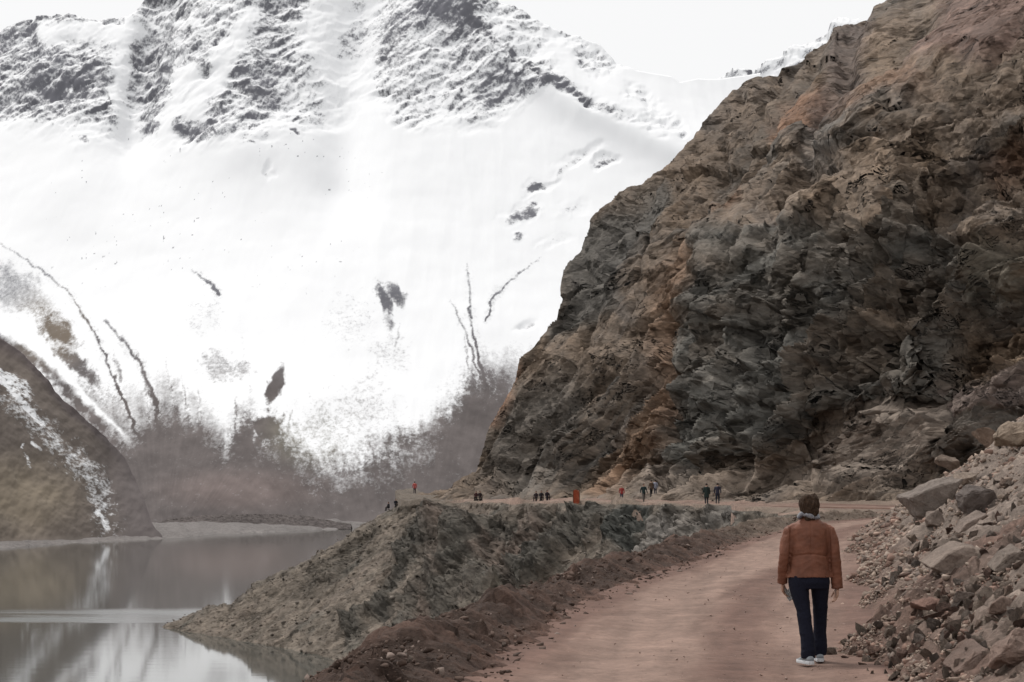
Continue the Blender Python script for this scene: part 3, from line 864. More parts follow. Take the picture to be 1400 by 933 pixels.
    col = np.ones(P.shape, np.float32) * np.array((0.185, 0.142, 0.112), np.float32)
    col = mixcol(col, (0.235, 0.165, 0.132), sstep(-.2, .4, n2))
    col = mixcol(col, (0.215, 0.140, 0.112), sstep(.15, .3, v[..., 0]) * sstep(.75, .6, v[..., 0]) * sstep(118, 130, P[..., 1]) * .7)
    col = mixcol(col, (0.125, 0.102, 0.082), sstep(190, 203, P[..., 1] + 3 * n))
    col *= (1 + .35 * n)[..., None]
    add_col(me, 'Col', col)
    link('gravel_bench', me, M_rubble, kind='structure')
build_spur()

# ------------------------------------------------------------------ the cliff
CS = [(704, 536), (690, 545), (676, 566), (664, 592), (652, 622), (642, 648), (620, 652), (590, 664), (560, 678), (535, 688), (505, 700), (484, 708), (474, 722), (452, 742), (430, 750), (400, 762), (370, 771), (345, 782), (330, 794), (300, 802),
      (288, 812), (268, 838), (248, 872), (230, 900), (212, 922), (190, 938), (160, 960), (120, 1000), (98, 1042), (76, 1085), (58, 1110), (46, 1136), (24, 1180), (0, 1222), (-60, 1330), (-140, 1470)]
CFOOT = [(536, 219), (600, 208), (650, 199), (760, 180), (890, 156), (1000, 142), (1130, 134), (1250, 129), (1400, 118), (1550, 97), (1720, 70)]
def build_cliff():
    CSa = np.array(CS)[::-1]
    pyr = np.concatenate([np.linspace(704, -8, 600), np.linspace(-12, -140, 16)])
    nv = len(pyr)
    spx = np.interp(pyr, CSa[:, 0], CSa[:, 1])
    t = np.concatenate([np.linspace(0, .76, 720), np.linspace(.765, 1, 40)])
    px = spx[None, :] + t[:, None] * (1720 - spx[None, :])
    py = np.ones_like(px) * pyr[None, :]
    fp = 536 + t * (1720 - 536)
    d0 = interp(fp, CFOOT)[:, None] * np.ones_like(px)
    qx, qy = px, py
    # rock masses standing proud or set back (metres along the line of sight)
    nz = fbm(qx / 45, qy / 45, 0 * qx, 4, 3); nz2 = fbm(qx / 45, qy / 45, 0 * qx + 7, 4, 5)
    wx, wy = qx + 22 * nz, qy + 22 * nz2
    DARK = [(905, 640), (898, 560), (905, 480), (925, 400), (950, 330), (1010, 300), (1090, 300), (1180, 285), (1260, 268), (1310, 330), (1300, 400), (1275, 470), (1265, 540), (1180, 545), (1120, 560), (1060, 600), (990, 625)]
    zdark = zone(wx, wy, DARK, 14)
    slab = zone(wx, wy, [(1110, 640), (1150, 575), (1210, 545), (1262, 560), (1270, 620), (1240, 660), (1120, 670)], 10)
    ledge = sstep(1240, 1275, wx)
    off = -1.7 * np.maximum(zone(wx, wy, DARK, 34), zone(wx, wy, [(1240, 300), (1310, 285), (1460, 250), (1460, 640), (1262, 610)], 30))
    off += ledge * (.8 * sstep(548, 508, wy) * sstep(340, 430, wy) - .4 * sstep(420, 380, wy) * sstep(250, 330, wy))
    off += .5 * sstep(1.2, .3, blob(wx, wy, 1235, 370, 60, 70, 20))         # deep recess under the roof
    off += .7 * sstep(1.2, .4, blob(wx, wy, 1215, 555, 60, 24, -10))
    off += 2.2 * sstep(22, 4, polydist(wx, wy, [(880, 300), (868, 380), (860, 420)])) * 0
    off += 3.5 * sstep(30, 6, polydist(wx, wy, [(1185, 60), (1150, 120), (1125, 170), (1090, 250), (1060, 300)]))      # gully
    off += 2.2 * sstep(22, 4, polydist(wx, wy, [(1010, 260), (960, 300), (925, 350)]))
    off += 1.6 * sstep(20, 3, polydist(wx, wy, [(800, 330), (790, 400), (770, 460), (720, 560)]))
    off -= 1.5 * sstep(26, 4, polydist(wx, wy, [(905, 480), (870, 560), (830, 640)]))
    # sandy fans banked against the foot
    footx = interp(fp, CFOOT)
    P = loft_face(px, py, d0, 1.2, [(0, .75), (1.5, 1.2), (3.0, 3.2), (22, 3.0), (27, 1.5), (36, 1.0), (60, .85)], off)
    N = normals(P)
    L = np.concatenate([[0], np.cumsum(np.linalg.norm(np.diff(P[:, 30], axis=0), axis=1))])
    u = L[:, None] * np.ones_like(px)
    v = np.cumsum(np.linalg.norm(np.diff(P, axis=1, prepend=P[:, :1]), axis=2), axis=1)
    U, V = qx * .06, -qy * .06
    wob = fbm(U / 5, V / 5, 0 * u, 4, 21); wob2 = fbm(U / 5, V / 5, 0 * u + 3, 4, 23)
    gx = np.linspace(400, 1800, 700)
    gt = interp(gx, [(400, 1.5), (820, 1.25), (1000, .95), (1150, .6), (1800, .5)])
    g = np.interp(qx, gx, np.cumsum(gt) * (gx[1] - gx[0]) * .06)
    sw = fbm(U / 9, V / 9, 0 * u, 2, 21); sw2 = fbm(U / 9, V / 9, 0 * u + 3, 2, 23)
    ru, rv = U + 1.6 * sw, V - g + 2.0 * sw2
    k0 = block(ru / 8, rv / 6.5, 3); k1 = block(ru / 3.3, rv / 2.6, 5); k2 = block(ru / 1.45, rv / 1.1, 6); k3 = block(ru / .6, rv / .45, 7)
    f1, c1, r1 = facet(ru / 4.0, rv / 2.0, 8, .6)
    f2, c2, r2 = facet(ru / 1.6, rv / .9, 15, .7)
    f3, c3, r3 = facet(ru / .65, rv / .4, 25, .8)
    f4, c4, r4 = facet(ru / .3, rv / .2, 35)
    ribs = fbm(rv / 1.7, ru / 9, 0 * u, 5, 43)
    rough = fbm(U / 1.6, V / 1.6, 0 * u, 5, 57, gain=.6)
    cracks = [([(874, 296), (868, 350), (858, 425)], 3, 1.6), ([(1190, 30), (1165, 80), (1150, 118), (1120, 172), (1085, 255), (1040, 330)], 9, 1.8), ([(1110, 262), (1200, 215), (1300, 150), (1400, 105)], 5, 1.2),
              ([(1130, 320), (1230, 262), (1330, 215), (1400, 185)], 5, 1.2), ([(1215, 150), (1310, 100), (1400, 62)], 5, 1.2), ([(800, 300), (790, 350), (800, 400), (780, 450)], 6, 1.2), ([(830, 330), (815, 400), (790, 470), (740, 560)], 6, 1.2),
              ([(960, 250), (930, 300), (915, 350)], 7, 1.4), ([(905, 430), (898, 520), (898, 600), (905, 660)], 5, 1.8), ([(1090, 400), (1060, 470), (1010, 560), (985, 640)], 7, 1.4), ([(1250, 330), (1225, 400), (1190, 470), (1130, 560)], 8, 1.0),
              ([(1300, 420), (1400, 400)], 4, .9), ([(1010, 120), (985, 190), (975, 250)], 6, 1.0), ([(1060, 90), (1040, 150), (1060, 190)], 6, 1.0), ([(1350, 330), (1400, 300)], 5, 1.0), ([(700, 620), (760, 560), (830, 510), (880, 440)], 6, 1.0), ([(780, 670), (830, 600), (890, 540)], 6, 1.2), ([(1000, 300), (1060, 262), (1130, 215), (1230, 165), (1330, 95), (1400, 40)], 5, 1.1), ([(905, 300), (950, 262), (1010, 215), (1080, 140), (1140, 70)], 6, 1.1), ([(1150, 400), (1120, 450), (1100, 520)], 5, 1.2), ([(1040, 420), (1010, 480), (960, 560)], 5, 1.2), ([(1215, 300), (1190, 360), (1170, 420)], 5, 1.2), ([(850, 290), (840, 340), (825, 380)], 4, 1.2), ([(950, 600), (1000, 560), (1070, 540), (1130, 500)], 5, 1.2), ([(1180, 300), (1260, 300), (1320, 330), (1400, 345)], 5, 1.2)]
    crk = np.zeros_like(qx)
    for pts, w, k in cracks:
        crk = np.maximum(crk, k * sstep(w * 1.8, 0, polydist(qx + 7 * nz, qy + 7 * nz2, pts)))
    steps = np.zeros_like(qx)
    for pts, k in [([(1000, 380), (1090, 300), (1180, 285), (1320, 270)], 1.0), ([(920, 470), (1030, 450), (1080, 420)], 1.0), ([(1280, 430), (1410, 400)], .7), ([(930, 560), (1060, 520), (1150, 470), (1230, 440)], 1.2)]:
        yy = interp(qx + 10 * nz, pts); xm = sstep(pts[0][0] - 10, pts[0][0] + 25, qx) * sstep(pts[-1][0] + 10, pts[-1][0] - 25, qx)
        e = qy + 10 * nz2 - yy
        steps += k * xm * sstep(-3, 3, -e) * sstep(-80, -10, e)       # overhanging lips
    smooth = np.clip(.85 * slab + .75 * zone(wx, wy, [(1230, 90), (1300, -20), (1420, -30), (1420, 60), (1330, 75)], 16)
                     + .45 * zone(wx, wy, [(900, 430), (1040, 300), (1000, 240), (860, 300), (780, 480), (830, 560)], 30), 0, .9)
    foot = sstep(690, 655, qy)
    amp = (1 - .8 * smooth) * (.35 + .65 * foot)
    zup = sstep(330, 200, qy)
    bw = .4 * fbm(U / 3, V / 3, 0 * u, 3, 71)
    b1_, q1 = beds(ru, rv + .5 * bw, 2.3, 13, 11); b2_, q2 = beds(ru, rv + .45 * bw, .95, 5.5, 21); b3_, q3 = beds(ru, rv + .3 * bw, .38, 2.4, 31)
    # second, steep joint set in the dark rock
    jv = V - 1.75 * U + 1.2 * sw2
    j1_, p1 = beds(U + .3 * V + 1.2 * sw, jv, 4.4, 6, 41, .9); j2_, p2 = beds(U + .3 * V + 1.2 * sw, jv + .4 * bw, 1.7, 2.6, 51, .9)
    mod = sstep(-.35, .45, fbm(U / 5, V / 5, 0 * u, 3, 81))
    brown = (1 - zdark) * amp
    b0_, q0 = beds(ru, rv + .25 * bw, 5.2, 34, 91, 1.0)
    disp_l = amp * (1 - .5 * zdark) * 2.2 * b0_ * (.45 + .55 * sstep(430, 250, qy))
    disp = disp_l + amp * (3.6 * k0 * (1 - .25 * zup) + 1.8 * k1 * (1 - .5 * zup) + .85 * k2 * (.35 + .65 * mod) + .30 * k3 * (.3 + .7 * mod) + .30 * ribs + .20 * rough + .08 * f4 * mod)
    disp = disp + brown * (1.5 * b1_ + (.35 + .65 * mod) * (.95 * b2_ + .45 * b3_ + .25 * f2 + .18 * f3))
    disp = disp + zdark * amp * (2.3 * j1_ + 1.2 * j2_ + (.35 + .65 * mod) * (.4 * b2_ + .5 * f2 + .30 * f3 + .3 * k2)) + .10 * rough
    disp = disp + (steps - crk) * (.3 + .7 * foot) + 1.6
    sil = sstep(0.0, .012, t)[:, None]
    disp = disp * (.45 + .55 * sil)
    P2 = P + N * disp[..., None]
    # ---- rock colours
    col = np.ones(P.shape, np.float32) * np.array((0.170, 0.128, 0.096), np.float32)
    pat = fbm(qx / 70, qy / 70, 0 * qx, 5, 61, gain=.6)
    strk = fbm(rv / 1.6, ru / 12, 0 * u, 5, 62, gain=.6)
    col = mixcol(col, (0.130, 0.108, 0.092), sstep(.0, .55, pat))
    col = mixcol(col, (0.185, 0.130, 0.088), sstep(.05, .6, -pat) * .7)
    col = mixcol(col, (0.125, 0.118, 0.108), sstep(.1, .6, strk) * .8)
    col = mixcol(col, (0.112, 0.105, 0.093), zdark * (.70 + .6 * pat + .35 * strk).clip(0, 1))
    greyl = zone(wx, wy, [(800, 300), (900, 232), (905, 260), (850, 330), (830, 420), (760, 470), (745, 450)], 16)
    col = mixcol(col, (0.100, 0.094, 0.085), greyl * .85)
    greyb = zone(wx, wy, [(650, 650), (680, 560), (780, 500), (800, 560), (760, 640), (720, 675)], 22)
    col = mixcol(col, (0.120, 0.110, 0.098), greyb * .7)
    orange = sstep(44, 4, polydist(wx, wy, [(925, 345), (912, 430), (898, 520), (880, 570), (845, 630), (830, 660)])) * (1 - zdark)
    col = mixcol(col, (0.215, 0.132, 0.084), orange * .75)
    for pts, w, k in [([(705, 490), (690, 530), (668, 580)], 15, .7), ([(1120, 140), (1080, 165), (1060, 180)], 16, .6), ([(990, 255), (965, 270), (1000, 250)], 14, .5), ([(1390, 200), (1360, 230)], 20, .4), ([(1250, 110), (1130, 160)], 22, .35)]:
        col = mixcol(col, (0.25, 0.130, 0.078), sstep(w * 1.5, 2, polydist(wx, wy, pts)) * k)
    pale = zone(wx, wy, [(840, 690), (850, 655), (900, 640), (960, 640), (1050, 620), (1130, 590), (1200, 548), (1262, 560), (1280, 610), (1260, 690)], 18)
    col = mixcol(col, (0.220, 0.178, 0.146), pale * (.55 + .35 * pat).clip(0, 1))
    col = mixcol(col, (0.228, 0.186, 0.154), slab * .7)
    purple = zone(wx, wy, [(1270, 512), (1410, 508), (1410, 552), (1265, 545)], 6)
    col = mixcol(col, (0.160, 0.124, 0.110), purple * .8)
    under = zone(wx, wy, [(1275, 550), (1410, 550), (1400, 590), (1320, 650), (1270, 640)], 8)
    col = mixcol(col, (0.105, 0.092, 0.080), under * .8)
    colm = zone(wx, wy, [(1290, 440), (1410, 420), (1410, 500), (1290, 500)], 10)
    col = mixcol(col, (0.200, 0.138, 0.090), colm * .6)
    greengrey = zone(wx, wy, [(1310, 330), (1410, 330), (1410, 410), (1300, 420)], 14)
    col = mixcol(col, (0.118, 0.112, 0.092), greengrey * .6)
    scree = zone(wx, wy, [(1235, 85), (1300, -20), (1430, -30), (1430, 55), (1330, 75)], 14)
    col = mixcol(col, (0.165, 0.108, 0.088), scree * .9)
    gul = sstep(30, 8, polydist(wx, wy, [(1185, 40), (1150, 120), (1120, 175)]))
    col = mixcol(col, (0.105, 0.082, 0.076), gul * .6)
    col *= .93 * (1 + .22 * (q0 - .5) + .26 * (q1 - .5) + .30 * (q2 - .5) * (1 - zdark) + .25 * (q3 - .5) * (1 - zdark) + .35 * (p2 - .5) * zdark + .18 * (r3 - .5) + .16 * (r4 - .5))[..., None]
    # side turning away behind the outline
    k = np.arange(22, 0, -1)[:, None, None]
    back = P2[:1] + np.array((1.6, 2.6, -.25))[None, None, :] * k ** 1.15 + .0
    back[..., 2] += .5 * fbm(back[..., 0] / 3, back[..., 1] / 3, back[..., 2] / 3, 3, 9)
    P3 = np.concatenate([back, P2], 0)
    col = np.concatenate([np.repeat(col[:1], 22, 0), col], 0)
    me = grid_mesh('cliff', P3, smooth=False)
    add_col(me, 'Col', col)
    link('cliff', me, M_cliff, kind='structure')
build_cliff()

# ------------------------------------------------------------------ rubble slope on the right of the road
TOE = [(2, 2.3), (8, 2.75), (15, 3.3), (17.7, 3.72), (25, 5.15), (35, 7.0), (46.3, 9.15), (57.6, 11.9), (66, 15.0), (73, 18.6), (79, 22.6), (84, 26.5), (92, 31.5), (100, 33.5), (112, 35)]
def toe_x(y):
    y = np.asarray(y, float)
    return interp(y, TOE) + .28 * vnoise(y / 3.1, 0 * y, 0 * y, 77) + .14 * vnoise(y / .9, 0 * y, 0 * y, 78)
def slope_z(w, y):
    """height of the rubble slope, w metres right of its toe"""
    wc = np.clip(w, 0, None)
    z = zroad(y) + .60 * wc + .011 * wc ** 2
    x = toe_x(y) + w
    z = z + sstep(.3, 3, w) * (.42 * fbm(x / 3.4, y / 3.4, 0 * x, 3, 5) + .12 * fbm(x / .9, y / .9, 0 * x, 3, 6)) - .06 * sstep(.25, 0, w)
    # low earthy mound nosing into the road
    z = z + .30 * np.exp(-((w - 1.2) / 1.0) ** 2 - ((y - 19.5) / 2.2) ** 2)
    return z
def slope_pt(w, y):
    return np.stack([toe_x(y) + w, y, slope_z(w, y)], -1)
def build_rubble_slope():
    ys = [5.0]
    while ys[-1] < 112:
        ys.append(ys[-1] + max(.06, .0045 * ys[-1]))
    ys = np.array(ys)
    w = np.concatenate([np.linspace(-.12, 6, 110), np.linspace(6.06, 16, 50)[1:]])
    Y = ys[:, None] + 0 * w; W = 0 * ys[:, None] + w
    P = slope_pt(W, Y)
    f1, c1, r1 = facet(P[..., 0] / 1.1, P[..., 1] / 1.1, 81)
    f2, c2, r2 = facet(P[..., 0] / .38, P[..., 1] / .38, 82)
    f3, c3, r3 = facet(P[..., 0] / .14, P[..., 1] / .14, 83)
    k = sstep(-.05, .6, W)
    P[..., 2] += k * (.06 * f1 + .11 * f2 + .07 * f3)
    col = np.ones(P.shape, np.float32) * np.array((0.180, 0.142, 0.118), np.float32)
    n = fbm(P[..., 0] / 1.5, P[..., 1] / 1.5, 0 * W, 4, 9)
    col = mixcol(col, (0.13, 0.078, 0.06), sstep(1.3, .1, W + .6 * n) * .8)
    col = mixcol(col, (0.125, 0.075, 0.058), sstep(1.3, .4, blob(W, Y, 1.3, 19.5, 1.3, 2.6)) * .8)
    col *= (1 + .3 * (r2 - .5) + .35 * (r3 - .5) + .2 * n)[..., None]
    me = grid_mesh('rubble_slope', P, flip=True)
    add_col(me, 'Col', col)
    link('rubble_slope', me, M_rubble, kind='structure')
build_rubble_slope()

# ------------------------------------------------------------------ stones
def tint_mat(name, s1, s2, bump1, bump2, var=(.78, 1.22), facets=()):
    m = rock_mat(name, s1, s2, bump1, bump2, var, facets=facets)
    nt = m.node_tree
    at_ = [n for n in nt.nodes if n.type == 'ATTRIBUTE'][0]
    oi = nnode(nt, 'ShaderNodeObjectInfo')
    for l in list(at_.outputs['Color'].links):
        nt.links.new(oi.outputs['Color'], l.to_socket)
    nt.nodes.remove(at_)
    return m
M_boulder = tint_mat('boulder_stone', 2.0, 14, 0.10, 0.05, (.66, 1.34), ((2.2, .5), (7, .5)))

def hull(pts, bev=0.0):
    bm = bmesh.new()
    for p in pts:
        bm.verts.new(p)
    r = bmesh.ops.convex_hull(bm, input=bm.verts)
    bmesh.ops.delete(bm, geom=list({g for g in r['geom_interior'] + r['geom_unused'] if isinstance(g, bmesh.types.BMVert)}), context='VERTS')
    if bev:
        bmesh.ops.dissolve_limit(bm, angle_limit=R(8), verts=bm.verts, edges=bm.edges)
        bmesh.ops.bevel(bm, geom=bm.edges[:], offset=bev, segments=1, affect='EDGES', clamp_overlap=True)
    bmesh.ops.triangulate(bm, faces=bm.faces)
    bmesh.ops.recalc_face_normals(bm, faces=bm.faces)
    return bm

def rand_pts(n, dims, r):
    out = []
    for _ in range(n):
        v = Vector((r.gauss(0, 1), r.gauss(0, 1), r.gauss(0, 1)))
        m = max(abs(v.x), abs(v.y), abs(v.z))
        v = v / m * (.6 + .4 * r.random()) if r.random() < .75 else v.normalized()
        out.append((v.x * dims[0], v.y * dims[1], v.z * dims[2]))
    return out

rr = random.Random(5)
STONES = []
for k in range(16):
    bm = hull(rand_pts(11, (1, rr.uniform(.6, .95), rr.uniform(.35, .75)), rr))
    me = bpy.data.meshes.new('stone'); bm.to_mesh(me); bm.free()
    me.materials.append(M_boulder)
    V = np.empty(len(me.vertices) * 3, np.float32); me.vertices.foreach_get('co', V)
    Fc = np.empty(len(me.polygons) * 3, np.int32); me.polygons.foreach_get('vertices', Fc)
    STONES.append((me, V.reshape(-1, 3), Fc.reshape(-1, 3)))

def rot_mats(n, r):
    q = r.normal(size=(n, 4)); q /= np.linalg.norm(q, axis=1, keepdims=True)
    w, x, y, z = q.T
    return np.stack([np.stack([1 - 2 * (y * y + z * z), 2 * (x * y - z * w), 2 * (x * z + y * w)], -1),
                     np.stack([2 * (x * y + z * w), 1 - 2 * (x * x + z * z), 2 * (y * z - x * w)], -1),
                     np.stack([2 * (x * z - y * w), 2 * (y * z + x * w), 1 - 2 * (x * x + y * y)], -1)], 1)

def stones_mesh(name, pos, size, cols, r, mat):
    """thousands of stones joined in one mesh"""
    kind = r.integers(0, len(STONES), len(pos)); M = rot_mats(len(pos), r)
    VV, FF, CC, base = [], [], [], 0
    for k, (me, V, Fc) in enumerate(STONES):
        i = np.where(kind == k)[0]
        if len(i) == 0:
            continue
        W = np.einsum('nij,vj->nvi', M[i], V) * size[i, None, None]
        W[..., 2] *= .75
        W += pos[i, None, :]
        VV.append(W.reshape(-1, 3))
        FF.append((Fc[None] + (np.arange(len(i)) * len(V))[:, None, None] + base).reshape(-1, 3))
        CC.append(np.repeat(cols[i], len(V), 0))
        base += len(i) * len(V)
    me = mesh_np(name, np.concatenate(VV), np.concatenate(FF), smooth=False)
    add_col(me, 'Col', np.concatenate(CC))
    return link(name, me, mat)

def project(p):
    return 700 + p[..., 0] / p[..., 1] * F, HZ - (p[..., 2] - EYE) / p[..., 1] * F

PALETTE = np.array([(.205, .168, .143), (.178, .145, .124), (.232, .190, .160), (.155, .132, .118), (.212, .162, .137), (.172, .118, .098), (.260, .220, .190)])
def stone_object(name, pos, size, col, r, label, cat, group=None):
    me = STONES[r.randrange(len(STONES))][0]
    o = link(name, me, None, None, None, label, cat, group)
    o.location = pos
    o.rotation_euler = (r.uniform(0, 6.28), r.uniform(0, 6.28), r.uniform(0, 6.28))
    o.scale = (size, size * r.uniform(.8, 1.1), size * r.uniform(.75, 1))
    o.color = (*col, 1)
    return o

def build_rubble():
    n = 48000
    y = 12 * (85 / 12) ** rng.random(n)
    w = np.where(rng.random(n) < .25, rng.random(n) * 1.2 - .15, rng.random(n) * np.minimum(11, .12 * y + 2.2))
    bare = (fbm((toe_x(y) + w) / 1.6, y / 1.6, 0 * y, 3, 88) < -.32) & (rng.random(n) < .3)
    bare |= (((w - 1.2) / 1.1) ** 2 + ((y - 19.5) / 2.2) ** 2 < 1) & (rng.random(n) < .75)
    p = slope_pt(w, y)
    qx, qy = project(p)
    ok = (qx < 1480) & (qy < 1000) & ~bare
    y, w, p, qx, qy = y[ok], w[ok], p[ok], qx[ok], qy[ok]
    n = len(y)
    size = .019 * (1 - rng.random(n)) ** -.44
    size = np.clip(size, .019, .105) * (.8 + .2 * np.clip(w, 0, 1)) * (.75 + .021 * y)
    tone = rng.integers(0, len(PALETTE), n)
    tone = np.where((w < 1.4) & (rng.random(n) < .15), 5, tone)
    cols = PALETTE[tone] * np.array((1.20, 1.12, 1.06)) * (1 + .2 * rng.normal(size=(n, 1))).clip(.6, 1.35)
    p[:, 2] += size * .22
    big = size / y
    big = np.where((qx < 1400 + size / y * F * .3) & (qy < 933) & (qx > 1100), big, 0)
    order = np.argsort(-big)
    top = order[:250]
    rest = np.ones(n, bool); rest[top] = False
    o = stones_mesh('rubble_stones', p[rest], size[rest], cols[rest], rng, M_stone)
    tag(o, 'small broken grey and tan stones covering the slope right of the road', 'rubble', kind='stuff')
    r = random.Random(3)
    names = ['tan grey', 'dull brown', 'pale tan', 'dark grey', 'pinkish brown', 'reddish brown', 'light buff']
    marks = [(1128, 900, "the woman's shoes"), (1140, 800, "the woman's legs"), (1275, 690, 'the leaning grey slab'), (1338, 680, 'the dark blocky boulder'), (1388, 600, 'the pale cream boulder'), (1303, 752, 'the broad flat slab'),
             (1336, 885, 'the wedge shaped boulder'), (1392, 890, 'the pinkish corner boulder'), (1380, 755, 'the right edge slab'), (1268, 830, 'the flat pink stone'), (1318, 816, 'the rounded dark stone'), (1368, 830, 'the reddish grey block'), (1180, 740, 'the road bend')]
    seen = {}
    rank = ['', ', second nearest', ', third nearest', ', fourth nearest', ', fifth nearest', ', sixth nearest', ', seventh nearest', ', eighth nearest', ', ninth nearest', ', tenth nearest']
    near = lambda i: min((q[0] - qx[i]) ** 2 + (q[1] - qy[i]) ** 2 for q in marks)
    for i in sorted(top, key=near):
        m = min(marks, key=lambda q: (q[0] - qx[i]) ** 2 + (q[1] - qy[i]) ** 2)
        dx, dy = qx[i] - m[0], qy[i] - m[1]
        side = ('right of' if dx > 0 else 'left of') if abs(dx) > 2 * abs(dy) else (('below' if dy > 0 else 'above') if abs(dy) > 2 * abs(dx) else ('below and ' if dy > 0 else 'above and ') + ('right of' if dx > 0 else 'left of'))
        k = size[i] / y[i] * F
        sz = 'small' if k < 7 else ('middling' if k < 11 else 'large')
        lab = f'{sz} {names[tone[i]]} stone {side} {m[2]}'
        k = seen.get(lab, 0); seen[lab] = k + 1
        stone_object('stone', p[i] + np.array((0, 0, size[i] * .1)), size[i] * 1.05, cols[i], r, lab + rank[min(k, 9)], 'stone', 'loose stones on the rubble slope')

def ray_slope(px, py):
    for y in np.arange(10, 100, .05):
        p = at(px, py, y)
        w = p[0] - toe_x(y)
        if p[2] <= slope_z(np.array(w), np.array(y)) + .02:
            return p, y
    return at(px, py, 60), 60

def boulder(px, py, wpx, hpx, col, label, pts=None, depth=.8, rot=0, seed=0, lift=.15, bev=.03):
    """a single big rock, px/py the middle of its foot; wpx,hpx its size in photo pixels"""
    p, y = ray_slope(px, py)
    k = y / F
    r = random.Random(seed)
    W, H = wpx * k, hpx * k
    if pts is None:
        P = rand_pts(16, (W / 2, W / 2 * depth, H / 2), r)
        c, s_ = math.cos(R(rot)), math.sin(R(rot))
        P = [(a * c - b * s_, d, a * s_ + b * c) for a, d, b in P]
    else:
        P = []
        for a, b in pts:
            x, z = (a - px) * k * .86, (py - hpx / 2 - b) * k * .86
            P += [(x * r.uniform(.9, 1.05), -depth * W * .35 * r.uniform(.6, 1.1), z * r.uniform(.9, 1.0) - .05), (x * r.uniform(.85, 1.0), depth * W * .5 * r.uniform(.7, 1.1), z * r.uniform(.8, 1.1))]
    bm = hull(P, bev * min(W, H))
    bmesh.ops.subdivide_edges(bm, edges=bm.edges, cuts=3, use_grid_fill=True)
    for v in bm.verts:
        n = vnoise(np.array(v.co.x * 3 / W * 2), np.array(v.co.y * 3 / W * 2), np.array(v.co.z * 3 / W * 2), seed)
        n2 = vnoise(np.array(v.co.x * 22 / W), np.array(v.co.y * 22 / W), np.array(v.co.z * 22 / W), seed + 9)
        v.co += v.normal * (float(n) * .05 + float(n2) * .02) * min(W, H)
    me = bpy.data.meshes.new('boulder'); bm.to_mesh(me); bm.free()
    o = link('boulder', me, M_boulder, None, None, label, 'boulder')
    o.location = (p[0], p[1] + .15 * W, p[2] + H * .5 - H * lift)
    o.color = (col[0] * 1.08, col[1] * 1.0, col[2] * .95, 1)
    return o

def build_boulders():
    boulder(1272, 703, 96, 64, (.185, .165, .150), 'large pale grey slab leaning out above the road bend', [(1231, 672), (1268, 655), (1300, 645), (1322, 640), (1312, 662), (1290, 700), (1266, 712), (1250, 700)], 1.0, seed=3, lift=.1)
    boulder(1338, 700, 66, 56, (.120, .105, .098), 'dark blocky boulder right of the leaning grey slab', [(1312, 690), (1310, 668), (1330, 655), (1362, 660), (1370, 676), (1352, 702), (1325, 702)], 1.0, seed=4, lift=.1)
    boulder(1388, 625, 56, 62, (.270, .225, .180), 'pale cream boulder high on the rubble at the right', depth=.9, rot=20, seed=5)
    boulder(1303, 772, 120, 52, (.230, .195, .170), 'broad flat pale slab lying on the middle of the rubble', [(1262, 765), (1290, 742), (1316, 730), (1345, 735), (1352, 748), (1330, 765), (1290, 778)], .9, seed=6, lift=.15)
    boulder(1326, 725, 60, 40, (.195, .165, .145), 'tilted grey slab just below the dark blocky boulder', [(1305, 722), (1318, 705), (1350, 690), (1356, 700), (1340, 718), (1316, 728)], .9, seed=7)
    boulder(1278, 722, 26, 30, (.205, .175, .155), 'small upright block under the tip of the leaning slab', depth=.8, rot=15, seed=8)
    boulder(1336, 906, 116, 64, (.170, .130, .112), 'wedge shaped boulder with a dark face at the bottom right', [(1295, 905), (1330, 868), (1348, 862), (1372, 895), (1390, 910), (1330, 915)], .9, seed=9, lift=.2)
    boulder(1392, 915, 70, 70, (.235, .180, .155), 'pinkish boulder in the bottom right corner', depth=.9, rot=-15, seed=10)
    boulder(1380, 772, 62, 40, (.190, .165, .145), 'grey slab tilted on the rubble near the right edge', [(1352, 770), (1372, 745), (1398, 738), (1408, 748), (1385, 768), (1362, 776)], .9, seed=11)
    boulder(1268, 838, 52, 26, (.230, .150, .125), 'flat pink stone on the reddish soil beside the road', depth=1.0, seed=12)
    boulder(1318, 826, 30, 26, (.165, .140, .125), 'rounded dark stone in the middle of the fine rubble', depth=.9, seed=13)
    boulder(1322, 662, 40, 22, (.230, .195, .165), 'pale flat stone perched above the leaning slab', depth=.9, rot=-12, seed=14)
    boulder(1368, 845, 44, 36, (.215, .165, .140), 'reddish grey block above the bottom corner boulders', depth=.9, rot=10, seed=15)
    boulder(1300, 640, 46, 22, (.175, .145, .122), 'long grey stone at the crest of the rubble', depth=.8, rot=-30, seed=16)
    boulder(1350, 610, 40, 30, (.190, .145, .115), 'brown stone near the top of the rubble crest', depth=.8, rot=-30, seed=17)

